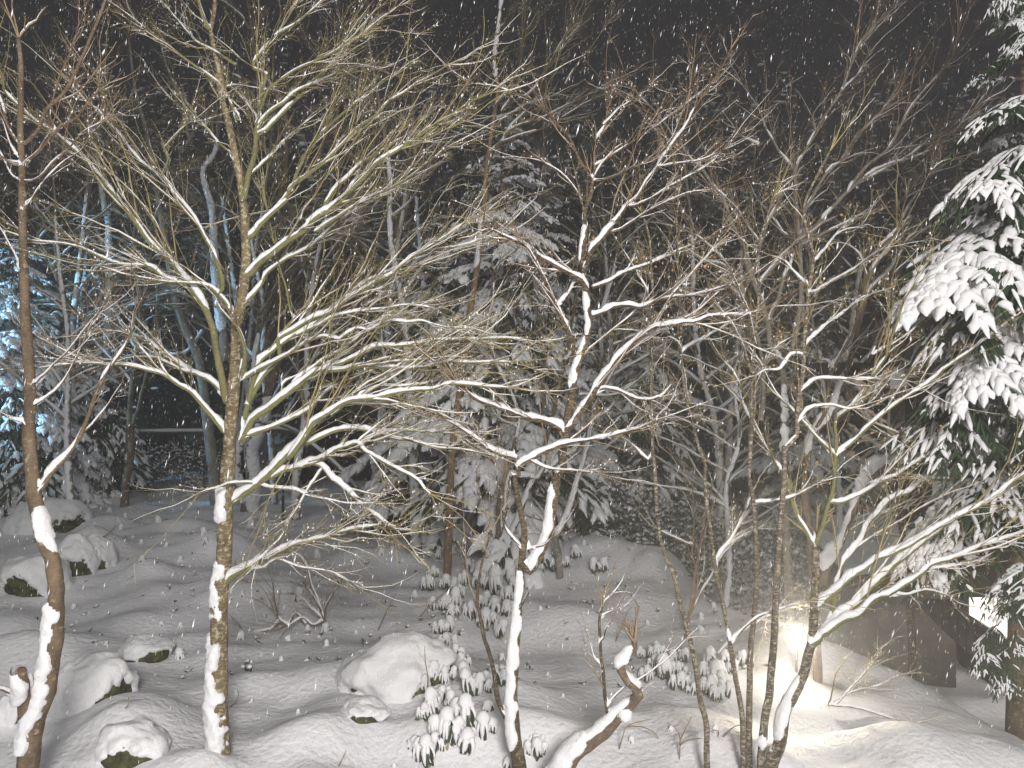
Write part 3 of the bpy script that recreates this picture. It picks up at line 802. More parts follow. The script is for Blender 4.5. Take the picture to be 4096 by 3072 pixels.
# --- the dark central cherry
t = T('cherry_tree', 'central forked cherry, left trunk cloaked in snow and dark trunk leaning right', 'tree', 7.2, 'cherry', twig=TWIGR, dens=1.1, seed=51, tl=.95)
A = t.add
A(58, 18, 'O 2085,3110 n 945,1300 930,1200 910,1000 900,850 905,700 912,500 935,300 955,100 / m 965,900 978,700 985,620 1000,450 975,300 950,200 920,0 / g 290,1659 270,1550', dd=0, name='trunk', twigs=0, ground=True)
t.patch(0, .20, .66, (-.75, -.65, .2), .54, .42, .50)
A(48, 16, 'm 990,720 1040,760 1090,690 1150,600 1200,450 1230,250 1260,0 / g 590,1600 580,1450 620,1250 660,1000 690,900 740,750 760,600 740,450 720,300 710,200 720,100 730,0 / c 725,1600 735,1500 720,1400 770,1280 780,1200', dd=.5, twigs=.15, snow=.3)
t.patch(1, .02, .28, (-.9, -.4, .3), .42, .5, .4)
t.patch(1, .45, .9, (-.9, -.4, .3), .30, .5, .7)
A(22, 7, 'g 270,1550 170,1520 70,1470 -20,1400 -200,1290', dd=-.3, snow=1.3)
A(26, 6, 'g 270,1600 320,1580 370,1560 450,1510 600,1460 740,1430 880,1400 1000,1370 1080,1350 1180,1300', dd=-.4, snow=1.2)
A(12, 4, 'g 380,1570 500,1620 640,1630 800,1640', dd=-.4)
A(30, 14, 'g 590,1385 520,1330 450,1300 330,1280 200,1230 100,1190 30,1165 -60,1100', dd=-.5, snow=1.25)
A(30, 6, 'g 620,1370 700,1250 770,1150 820,1060 900,950 960,870 1050,790 1150,710 1200,680 1280,670 1380,650 1460,650 1550,610 1650,600 1780,595 1900,560', dd=-.7, snow=1.1)
A(13, 4, 'g 980,860 1060,800 1180,730 1280,680 1400,600', dd=.4)
A(16, 6, 'g 800,1110 860,1080 940,1090 1040,1140 1150,1155 1250,1120 1300,1060', dd=.4)
A(24, 6, 'g 690,900 655,830 640,760 580,620 550,540 500,450 440,320 380,200 300,80', dd=-.3)
A(15, 7, 'g 548,535 600,480 650,400 690,330', dd=.3, snow=1.2)
A(28, 8, 'g 760,480 700,370 600,310 500,240 400,190 310,120 220,80 100,20', dd=-.5, snow=1.15)
A(18, 5, 'g 765,610 850,580 930,540 1020,530 1100,545 1200,510 1300,480 1450,460 1550,440 1650,410 1750,380', dd=-.6, snow=1.3)
A(15, 5, 'g 780,415 870,380 970,320 1100,270 1180,240 1300,190 1450,120', dd=.5, snow=1.2)
A(26, 7, 'g 740,280 780,160 870,60 920,0 / c 870,1550 920,1490 1010,1370 1080,1310 1130,1210 1210,1110 1290,970 1380,860 1440,760 1520,620 1640,450 1700,330', dd=.6)
A(12, 5, 'c 910,1550 1000,1500 1100,1430 1210,1370 1400,1280 1560,1260', dd=-.4)
A(12, 4, 'c 1015,1385 1150,1330 1250,1260 1400,1180 1550,1100 1640,1000 1750,900', dd=.4)
A(11, 4, 'c 1200,1110 1350,1090 1500,1060 1640,1000', dd=-.4)
A(14, 4, 'c 780,1200 700,1080 640,950 590,870 520,800 450,720 380,660 250,610 130,570 0,550', dd=-.4, snow=.8)
A(14, 5, 'c 785,1210 900,1180 1000,1130 1100,1090 1200,1040', dd=-.3)
A(15, 5, 'c 780,1200 795,1100 800,950 850,830 880,700 870,600', dd=.3, snow=1.3)
A(13, 4, 'c 795,1105 900,1040 1000,970 1100,900 1220,820 1400,690 1500,600', dd=.5, snow=1.2)
A(11, 4, 'c 730,1480 700,1330 640,1220 560,1140 450,1070 350,1050', dd=-.3)
A(11, 4, 'c 850,830 960,720 1080,640 1170,560', dd=.3)
A(24, 8, 'n 850,1000 790,880 770,750 720,500 660,330 620,100 / m 610,1050 640,850 660,700 720,530 740,440', dd=-.4, snow=.3, twigs=.05, bark='cherry')
A(12, 7, 'n 965,150 1000,70 / m 1040,950', dd=-.1, twigs=0, snow=.3)
A(11, 4, 'm 1040,590 1160,560 1220,500', dd=-.2, twigs=.3)
A(11, 5, 'm 1010,620 950,560 850,440 830,300 830,120', dd=-.3, twigs=.3)

# --- leaning broken stump
t = T('dead_tree', 'leaning crooked dead trunk with thick snow on its back and a hooked tip, lower centre', 'tree', 6.9, 'cherry', twig=TWIGR, dens=.25, seed=57, tl=.5)
A = t.add
A(92, 24, 'O 2235,3110 n 1400,1270 1550,1170 1680,1070 1760,980 1850,890 1915,820 1895,760 1830,700 1775,620 1780,560 1830,500 1890,440 1885,395', dd=-.3, name='trunk', snow=.5, twigs=.05, ground=True, bark='brown')
t.patch(0, .18, .50, (-.75, -.35, .6), .42, .45, .4)
t.patch(0, .60, .74, (.7, -.5, .5), .55, .8, .3)
t.patch(0, .84, .98, (-.7, -.3, .6), .60, 1.3, .3)
A(17, 11, 'n 1675,1010 1655,850 1640,650 1620,500 1600,350 1610,200 1625,105', dd=-.1, twigs=.2, snow=.3)
A(8, 4, 'n 1630,420 1650,300 1710,205', dd=-.1, twigs=.1)
A(7, 3, 'n 1615,605 1570,530 1530,400', dd=.1, twigs=.1)
A(9, 4, 'n 1670,890 1800,760 1930,680 2080,590 2212,470 2300,380', dd=.2, twigs=.3, snow=.4)
A(7, 3, 'n 1630,180 1660,160 1720,140', dd=.1, twigs=.1)

# --- banded stems on the right
STEMS = [('thin banded stem curving left, first of the four stems at lower right', 25, 8, 'O 2832,3110 o 322,1600 318,1400 290,1300 260,1100 220,900 180,750 130,560 80,430 50,320 35,150 30,0 / g 1180,1500 1175,1300 1170,1100 1175,700 1180,560 1170,300 1150,50 / c 1100,1400'),
         ('slim banded stem curving left above, second of the four stems at lower right', 24, 7, 'O 2978,3110 o 528,1600 520,1350 480,1130 450,920 410,720 370,520 340,300 320,150 310,0 / g 1530,1600 1480,1450 1440,1280 1390,1100 1380,950 1365,850 1370,700 1360,500 1350,300 / c 1340,1500 1350,1300'),
         ('upright banded stem touching its neighbour at the foot, third of the four at lower right', 28, 8, 'O 2998,3110 o 560,1600 560,1400 565,1200 570,1000 590,800 605,600 600,400 590,200 570,50 560,0 / h 175,1500 185,1200 190,1000 210,700 230,450 / d 230,1640 280,1450 330,1300'),
         ('dark banded stem leaning right, snow near its foot, last of the four stems', 36, 9, 'O 3044,3110 o 632,1600 650,1400 680,1200 700,950 710,750 720,550 735,350 750,150 760,0 / h 400,1480 480,1400 490,1200 520,1000 530,800 560,450 590,200 / d 530,1400 600,1200 700,1000')]
for k, (lab, w0, w1, tr) in enumerate(STEMS):
    t = T('banded_stem_tree', lab, 'tree', (7.2, 7.25, 7.35, 7.1)[k], 'banded', dens=.85, seed=61 + k, tl=1.0, group='banded stems at lower right')
    t.leaves = 60
    A = t.add
    A(w0, w1, tr, dd=.5 - .2 * k, name='trunk', snow=.2, twigs=.7, ground=True)
    if k == 3: t.patch(0, .10, .145, (-.6, -.8, .2), .5, .5, .3)
    if k == 1: t.patch(0, .24, .28, (-.3, -.9, .2), .45, .4, .4)
    br = [['g 1200,1500 1150,1560 1080,1500 990,1420', 'g 1180,560 1140,440 1060,300 980,160', 'g 1175,700 1260,560 1330,400'],
          ['g 1380,860 1420,800 1500,760 1570,720 1700,650', 'g 1365,850 1340,780 1280,740', 'g 1380,950 1400,1180 1300,1150', 'g 1440,1280 1510,1270', 'g 1360,500 1420,340 1560,180 1640,20', 'o 350,540 400,440 480,330 550,180 600,60', 'o 470,940 540,860 620,800 700,770 800,740 900,720'],
          ['h 190,1000 120,800 40,640 -80,500', 'h 185,1200 240,1000 330,820 440,740', 'h 180,1300 100,1150 0,1050', 'o 600,150 660,150 760,130 860,100 960,40', 'h 200,800 150,560 60,330'],
          ['h 490,1330 560,1230 700,1200 830,1220 950,1190', 'h 520,1110 600,1030 740,1020 850,1020 960,1020 1100,1020 1250,1040', 'h 520,860 440,860 380,950 280,960 220,990', 'h 530,800 640,690 750,610 850,530 960,460', 'h 560,470 700,390 850,300 960,220 1100,120', 'h 590,260 680,150 760,50 / d 900,1500', 'h 570,420 500,350 400,240 300,200', 'o 700,930 720,760']][k]
    for b in br: A(13, 4, b, dd=t.rd.uniform(-.9, .9), snow=1.1)

# --- mossy green maple at right
t = T('young_maple_tree', 'young mossy green maple crossing in front of the garden lamp, long limbs reaching right', 'tree', 7.3, 'moss', dens=.9, seed=71, tl=1.05)
t.leaves = 120
A = t.add
A(58, 24, 'O 3060,3110 o 700,1600 740,1500 760,1350 820,1230 870,1130 890,1040 910,960 925,850 930,750 935,600 940,450 935,400', dd=.1, name='trunk', twigs=.05, bark='banded', ground=True)
t.patch(0, .0, .2, (-.9, -.4, .2), .38, .6, .5)
t.patch(0, .28, .50, (-.9, -.3, .3), .35, .4, .6)
A(20, 8, 'o 935,405 970,300 1000,200 1030,100 1045,0 / h 745,1400 745,1290 850,1200 900,1140 960,1060 1010,960 1070,870 1110,750 1160,620 1210,480 1290,320', dd=-.2, snow=.6)
A(17, 6, 'o 930,400 880,310 830,230 800,130 770,0 / h 300,1520 200,1300 120,1100 60,980 0,900', dd=.3, snow=.8)
A(16, 5, 'h 745,1520 830,1450 950,1340 1080,1230 1210,1140 1350,1050 1450,960 1600,850 1750,740 1991,560', dd=-.5, snow=.9)
A(13, 5, 'h 735,1520 640,1430 520,1300 430,1200 350,1130 230,900 160,800', dd=.4, snow=.8)
A(26, 9, 'o 945,745 1040,670 1130,580 1200,540 1274,480 / p 290,470 430,420 560,340 640,290 750,240 900,160 1000,90 1127,0 1200,-50', dd=-.6, snow=1.25)
A(34, 12, 'o 912,950 960,920 1040,840 1130,760 1200,690 / p 280,620 380,520 500,420 620,330 700,260 820,200 950,100', dd=.5, snow=1.15)
A(26, 8, 'o 960,925 1080,830 1180,790 1274,700 / p 360,680 450,620 570,540 600,510 740,470 890,400 1000,370 1127,320 1250,260', dd=-.5, snow=1.2)
A(13, 5, 'p 360,680 420,675 480,670 570,650 700,690', dd=.3)
A(12, 4, 'p 585,535 700,520 850,490 950,440', dd=.2, snow=1.2)
A(22, 8, 'o 1000,870 1040,740 1060,600 1090,500 / p 110,480 200,370 260,260 370,140 470,100 560,30 700,0 / h 1200,1400', dd=.9, snow=1.2)
A(16, 5, 'o 1045,170 1130,140 1274,50 / p 250,50 400,0 / h 1290,1560 1500,1400', dd=.5, snow=1.1)
A(10, 4, 'p 300,465 340,300 380,180 420,60', dd=-.3, snow=.3)
A(9, 4, 'h 980,860 1130,780 1250,700 1330,600', dd=.3)

# --- big trees behind the lamp on the right
p0 = gp(3262, 2790)
t = T('broad_trunk_tree', 'broad brown trunk behind the garden lamp, forked, with snow along its left limbs', 'tree', 9.9, 'brown', dens=.55, seed=81, tl=1.3)
A = t.add
A(38, 16, 'O 3270,2800 o 945,1000 930,700 / o 900,300 870,100 / h 560,1500 590,1380 690,1280 760,1100 850,850 900,650 940,450 980,300 1100,150 1150,50', dd=.7, name='trunk', ground=True, twigs=.5)
t.patch(0, .42, .62, (-.8, -.5, .4), .45, .6, .3)
A(26, 10, 'h 590,1390 540,1300 520,1240', dd=.2, twigs=.2)
A(24, 9, 'h 600,1370 650,1280 680,1200 700,1050 720,960 860,700 900,560', dd=-.4, snow=1.2)
A(18, 7, 'h 720,960 690,900 640,890', dd=.2, snow=1.3)
A(18, 6, 'h 940,450 1000,400 1100,300 1200,150 1300,60 1430,0 / d 1590,1380', dd=.5, snow=1.1)
A(15, 5, 'd 1180,1659 1260,1560 1450,1480 1590,1380', dd=-.4, snow=1.1)
A(15, 5, 'd 1030,1640 1130,1540 1230,1370 1350,1180 1440,1080', dd=.4, snow=1.1)
A(14, 5, 'h 960,380 900,200 800,120 720,110', dd=.5, snow=1.2)
A(13, 5, 'h 1080,330 1130,480 1220,580 1290,680', dd=-.4, D0=10.6)

t = T('grey_trunk_tree', 'tall greyish tree in the right half whose crown fans across the dark sky', 'tree', 11.0, 'grey', twig=TWIGR, dens=.8, seed=91, tl=1.4)
t.leaves = 150
A = t.add
A(40, 16, 'h 440,2700 410,1900 / h 400,1500 400,1200 390,950 310,800 290,640 250,500 230,400 / d 440,1640', dd=.4, name='trunk', ground=True, twigs=.3)
t.patch(0, .5, .7, (-.2, -.9, .4), .35, .5, .7)
A(20, 9, 'h 290,620 350,520 400,350 440,250 500,100 / d 520,1420', dd=.4)
A(22, 8, 'h 400,960 480,700 510,400 500,100 / d 490,1500 470,1150 540,1000 610,870 680,750 780,600 850,430 900,300 990,170 1030,0', dd=.5, snow=1.0)
A(16, 6, 'd 500,1520 560,1350 680,1150 800,1030 880,900 1000,780 1150,620', dd=-.6, snow=1.0)
A(20, 7, 'd 520,1620 700,1400 850,1250 950,1180 1100,1100 1250,1020 1350,940 1500,850 1700,700', dd=.6, snow=1.15)
A(16, 6, 'd 820,1260 950,1100 1100,970 1200,780 1310,620 1400,520 1510,380 1530,300', dd=-.6, snow=1.15)
A(14, 6, 'd 850,1240 1000,1130 1150,1070 1300,1030 1480,920 1530,860', dd=.3, snow=1.1)
A(13, 5, 'd 480,1150 400,1050 300,900 230,720 150,600 120,560', dd=.6, snow=1.2)
A(20, 6, 'h 250,520 180,330 110,100 50,-20 / d -10,1300 / c 1600,1260 1500,1120 1400,1030 1260,820 1100,640', dd=-.5, snow=1.2)
A(14, 6, 'h 230,480 150,150 / d 240,1640 160,1500 80,1380 0,1300', dd=.3, snow=1.1)
A(14, 5, 'd 460,1600 400,1550 380,1520 310,1430', dd=.3, snow=1.4)
A(12, 5, 'd 240,1640 300,1450 450,1200', dd=.3)
A(13, 5, 'd 230,960 150,920 90,890', dd=.3, snow=1.3)
A(14, 5, 'd 540,1620 800,1480 970,1420 1110,1370', dd=-.6, snow=1.1)
A(12, 4, 'd 680,1120 800,1050 900,900', dd=-.4)
A(12, 4, 'd 610,870 590,760 650,680', dd=-.4)
A(11, 4, 'd 780,600 880,500 960,360', dd=.5)
A(20, 7, 'g 1900,1300 / h 250,880 / h 150,560 60,430 -20,350 / g 1700,330 1620,200 1500,90 1380,20', dd=.5, D0=11.4, snow=1.2)
A(13, 5, 'g 1680,280 1600,250 1500,230', dd=.3, snow=1.3)

t = T('snow_laden_limb', 'thick leaning limb buried in snow below the fir boughs at right', 'fallen limb', 9.0, 'brown', dens=.15, seed=95, tl=.8)
A = t.add
A(34, 18, 'o 980,620 1010,500 1080,380 / h 960,1659 1130,1580 1290,1560 1400,1420 1480,1350 1700,1150', dd=.4, name='limb', snow=2.6, ground=False, twigs=.2)
A(32, 16, 'h 1150,1110 1230,1010 1330,890 1420,750 1520,620 1650,450 1800,300', dd=.3, name='limb', snow=2.6, D0=8.6, twigs=.1)

# --- orange-lit thin shrub stems beside the lamp
p0 = gp(2740, 2560)
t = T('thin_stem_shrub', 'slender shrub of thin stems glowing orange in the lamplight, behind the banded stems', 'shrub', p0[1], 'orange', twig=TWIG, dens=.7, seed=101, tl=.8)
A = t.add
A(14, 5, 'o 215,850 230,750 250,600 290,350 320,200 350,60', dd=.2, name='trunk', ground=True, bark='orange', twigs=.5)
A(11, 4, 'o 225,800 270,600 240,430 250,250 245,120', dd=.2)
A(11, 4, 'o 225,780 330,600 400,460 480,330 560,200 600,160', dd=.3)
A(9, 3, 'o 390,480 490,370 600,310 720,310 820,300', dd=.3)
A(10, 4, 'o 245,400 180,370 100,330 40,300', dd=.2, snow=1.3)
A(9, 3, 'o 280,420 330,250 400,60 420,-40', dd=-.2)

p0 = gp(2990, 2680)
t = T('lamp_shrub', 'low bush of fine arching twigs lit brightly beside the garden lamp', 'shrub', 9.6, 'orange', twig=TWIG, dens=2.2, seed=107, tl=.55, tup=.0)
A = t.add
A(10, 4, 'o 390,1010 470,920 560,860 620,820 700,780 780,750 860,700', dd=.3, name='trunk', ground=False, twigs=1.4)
A(7, 3, 'o 620,820 760,840 880,870', dd=.1, twigs=1.2)
A(7, 3, 'o 660,800 640,900 620,960', dd=.1)
A(7, 3, 'o 740,770 860,740 980,760', dd=.1, twigs=1.2)

p0 = gp(3420, 2870)
t = T('bare_shrub', 'low tangle of bare snow-dusted twigs lying on the snow right of the lamp', 'shrub', 8.9, 'brown', dens=1.2, seed=109, tl=.7, tup=.0)
A = t.add
A(12, 4, 'p 20,1300 140,1310 230,1330 350,1370 480,1410', dd=-.2, name='trunk', snow=1.2)
for tr in ('p 10,1310 130,1210 250,1090', 'p 10,1300 150,1230 300,1190 400,1140', 'p 20,1320 60,1150 110,1060', 'p 30,1330 120,1240 200,1150 300,1000'):
    A(7, 3, tr, dd=rnd.uniform(-.3, .5), snow=.8)

# --- bush right of the maple foot
p0 = gp(1230, 2520)
t = T('snowy_shrub', 'tangled snow-laden shrub on the slope between the maple and the evergreen shrubs', 'shrub', p0[1] - .3, 'brown', twig=TWIGR, dens=1.6, seed=113, tl=.9, tup=.02)
A = t.add
A(14, 6, 'k 1180,1850 1130,1700 1060,1520 1010,1340 960,1260 880,1200', dd=.3, name='trunk', snow=1.2, ground=False)
for tr in ('l 1180,180 1120,100 1050,0 1000,-60', 'l 1180,240 1060,150 980,60 900,20', 'l 1190,230 1200,130 1260,20 1330,-80', 'l 1000,290 900,200 820,300 700,170', 'l 760,300 640,340 540,370 450,375', 'l 1170,260 1070,300 980,240 840,310', 'l 850,300 760,250 720,120 700,-20'):
    A(9, 4, tr, dd=rnd.uniform(-.5, .5), snow=1.6)

# ------------------------------------------------------------------ background deciduous trees (own positions, own shapes)
def wild_tree(x, y, h, lean, r, bark, name, label, seed, dens=.3, snow=1.0, group=None, nbr=17, lo=.2):
    rd = random.Random(seed)
    t = Tree(name, label, 'tree', y, bark, dens=dens, snow=snow, seed=seed, tl=h * .14, group=group, tup=.08)
    z0 = float(gz(x, y)) - .2
    n = 8
    P = np.array([[x + lean * (k / n) ** 1.4 * h * .3 + rd.uniform(-.12, .12) * (k > 0), y + rd.uniform(-.12, .12), z0 + h * k / n] for k in range(n + 1)])
    Rr = r * np.linspace(1, .22, n + 1)
    Pr = catmull(np.c_[P, Rr], .2)
    t.br.append(dict(q=None, D=None, P=P, off=0, F=Pr[:, :3], R=Pr[:, 3], par=None, twigs=.5, bark=bark, snow=0, name='trunk'))
    for k in range(nbr):
        u = lo + (1 - lo) * (k + rd.random()) / nbr
        i = int(u * (len(Pr) - 2)); S = Pr[i, :3]
        a = rd.uniform(0, 6.28); L = h * rd.uniform(.18, .34) * (1.15 - u * .6)
        d = np.array([math.cos(a), math.sin(a), rd.uniform(.35, 1.3)]); d /= np.linalg.norm(d)
        Q = [S]
        for j in range(5):
            Q.append(Q[-1] + d * L / 5); d = d + np.array([rd.uniform(-.25, .25), rd.uniform(-.25, .25), rd.uniform(-.22, .12)]); d /= np.linalg.norm(d)
        Q = np.array(Q)
        Qr = catmull(np.c_[Q, Pr[i, 3] * .55 * np.linspace(1, .25, 6)], .12)
        t.br.append(dict(q=None, D=None, P=Q, off=0, F=Qr[:, :3], R=np.maximum(Qr[:, 3], .006), par=(0, 0), twigs=1.0, bark=bark, snow=snow * 1.3, name='branch'))
    t.extra.append((0, .03, .8, (-.6, -.8, .2), .42 + rd.uniform(-.08, .1), .35, .7))
    return t

WILD = [(-14.5, 24, 13, .2, .13, 'grey', 'tall grey snow-streaked tree at the far left beyond the slender cherry'),
        (-9.5, 27, 14, -.4, .14, 'brown', 'brown tree deep in the wood behind the left pair of trunks'),
        (-6.2, 21, 12, .35, .11, 'grey', 'leaning grey tree in the wood just left of the big maple'),
        (-2.2, 17, 12, -.3, .11, 'grey', 'grey snow-flecked tree in the wood right of the big maple'),
        (1.9, 19, 11, .3, .10, 'brown', 'brown tree among the snow-laden firs behind the central cherry'),
        (5.2, 18, 11.5, -.35, .10, 'grey', 'thin grey tree in the wood behind the banded stems'),
        (8.4, 19, 11, .3, .12, 'brown', 'brown tree deep in the wood behind the lamp'),
        (11.5, 17.5, 10, -.3, .11, 'grey', 'grey tree behind the snow-covered shed roof'),
        (-12.0, 20, 11, -.2, .09, 'grey', 'slim pale tree at the left in front of the blue-lit fir'),
        (4.0, 14.0, 7.0, .3, .055, 'grey', 'slight pale sapling behind the banded stems, left of the lamp'),
        (-17, 28, 14, .3, .12, 'grey', 'grey tree at the far left edge deep in the blue-lit wood'),
        (-11.2, 30, 15, .3, .12, 'grey', 'tall grey tree deep in the wood behind the upright pale trunk'),
        (-7.8, 24, 13, -.3, .10, 'grey', 'forked grey tree in the wood right of the pale trunks'),
        (-4.4, 24, 14, .3, .13, 'grey', 'pale tree deep in the wood straight behind the big maple crown'),
        (-3.0, 28, 16, -.2, .13, 'brown', 'tall brown tree in the wood behind the right limbs of the big maple'),
        (0.3, 26, 15, .2, .12, 'grey', 'pale tree deep in the wood above the snow-laden firs'),
        (3.6, 24, 13, -.2, .11, 'grey', 'pale tree deep in the wood right of the central cherry crown'),
        (7.0, 24, 13, .25, .12, 'grey', 'pale tree deep in the wood behind the fanning grey crown'),
        (10.2, 24, 12, -.3, .12, 'brown', 'brown tree deep in the wood behind the leaning limb'),
        (14.0, 24, 12, .2, .12, 'brown', 'brown tree deep in the wood left of the near fir'),
        (6.6, 14.5, 8.0, -.3, .07, 'grey', 'slight pale tree behind the lamp, right of it')]
for k, (x, y, h, lean, r, bk, lab) in enumerate(WILD):
    TREES.append(wild_tree(x, y, h, lean, r, bk, 'background_tree', lab, 200 + k, group='bare trees in the dark wood behind'))
    TREES[-1].ds = 0
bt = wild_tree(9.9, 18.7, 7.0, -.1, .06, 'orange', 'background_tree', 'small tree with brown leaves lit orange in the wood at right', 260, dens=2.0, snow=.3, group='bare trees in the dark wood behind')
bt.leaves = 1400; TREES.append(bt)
for t in TREES: t.build()

# ------------------------------------------------------------------ firs: boughs with needle fingers and snow
def bough_proto(seed, fingers=11, droop=.55, snow=1.0, needles=46, fat=1.0, width=.42):
    rd = np.random.default_rng(seed)
    fol, sn = MB(), MB()
    t = np.linspace(0, 1, 14)
    ax = np.stack([t, .06 * np.sin(t * 5 + seed), .10 * t - droop * t ** 2.1], -1)
    tube(fol, ax, .016 * (1 - .7 * t), 5)
    SP, SR, NP = [], [], []
    for side in (-1, 1):
        for k in range(fingers):
            u = .12 + .86 * (k + .5 * rd.random()) / fingers
            i = u * 13; a = int(min(i, 12)); S = ax[a] + (ax[a + 1] - ax[a]) * (i - a)
            L = width * (math.sin(math.pi * min(.98, u * .75 + .18)) ** .7) * rd.uniform(.75, 1.15)
            ang = side * R_(rd.uniform(38, 62) * (1 - .35 * u))
            d = np.array([math.cos(ang), math.sin(ang), -.15])
            s = np.linspace(0, 1, 6)[:, None]
            f = S + d * s * L + np.array([0, 0, -1]) * (s ** 2) * L * rd.uniform(.35, .85)
            SP.append(f); SR.append(.013 * fat * rd.uniform(.8, 1.25) * np.array([.8, 1.25, 1.45, 1.4, 1.2, .45]))
    SP.append(catmull(ax, .2)[np.linspace(1, len(catmull(ax, .2)) - 1, 6).astype(int)]); SR.append(.02 * fat * np.array([.8, 1.2, 1.4, 1.4, 1.2, .5]))
    SP = np.array(SP); SR = np.array(SR)
    # needles: thin blades off both sides of every finger
    n = len(SP)
    for q in range(needles):
        u = rd.uniform(0.05, 1, n) * 5 - 1e-3; k = u.astype(int); fr = (u - k)[:, None]
        S = SP[np.arange(n), k] * (1 - fr) + SP[np.arange(n), k + 1] * fr
        d = norm(SP[np.arange(n), k + 1] - SP[np.arange(n), k])
        sd = norm(np.cross(d, UP)) * rd.choice([-1, 1], (n, 1))
        v = norm(sd + d * .9 + UP * rd.uniform(-.9, .15, (n, 1))) * rd.uniform(.03, .055, (n, 1)) * fat
        w = norm(np.cross(v, UP)) * .0035 * fat
        V = np.stack([S - w, S + w, S + v], 1)
        fol.add(V.reshape(-1, 3), t=np.arange(n * 3).reshape(-1, 3))
    # snow: overlapping lumpy sausages on the fingers
    P = SP.copy(); K = 9
    idx = np.linspace(0, 5, K); k0 = np.minimum(idx.astype(int), 4); fr = (idx - k0)[None, :, None]
    P = SP[:, k0] * (1 - fr) + SP[:, k0 + 1] * fr
    Rb = np.stack([np.interp(idx, np.arange(6), r) for r in SR])
    lump = 1 + .4 * rd.normal(0, 1, Rb.shape).clip(-1, 1.2)
    Rs = Rb * lump * 1.55 * snow
    T_ = norm(np.gradient(P, axis=1)); Bn = norm(np.cross(T_, UP)); Nn = np.cross(Bn, T_)
    th = np.arange(7) * 2 * math.pi / 7
    V = (P + UP * Rb[..., None] * .9)[:, :, None] + Bn[:, :, None] * (np.cos(th)[None, None, :, None] * Rs[:, :, None, None] * 1.15) + Nn[:, :, None] * (np.sin(th)[None, None, :, None] * Rs[:, :, None, None] * .8)
    V += rd.normal(0, .12, V.shape) * Rs[:, :, None, None]
    nn = np.arange(n)[:, None, None] * K * 7; kk = np.arange(K - 1)[None, :, None] * 7; j = np.arange(7)[None, None]; j2 = (j + 1) % 7
    sn.add(V.reshape(-1, 3), np.stack([nn + kk + j, nn + kk + j2, nn + kk + 7 + j2, nn + kk + 7 + j], -1).reshape(-1, 4))
    return fol.mesh('bough', NEEDLE), sn.mesh('bough_snow', SNOW)

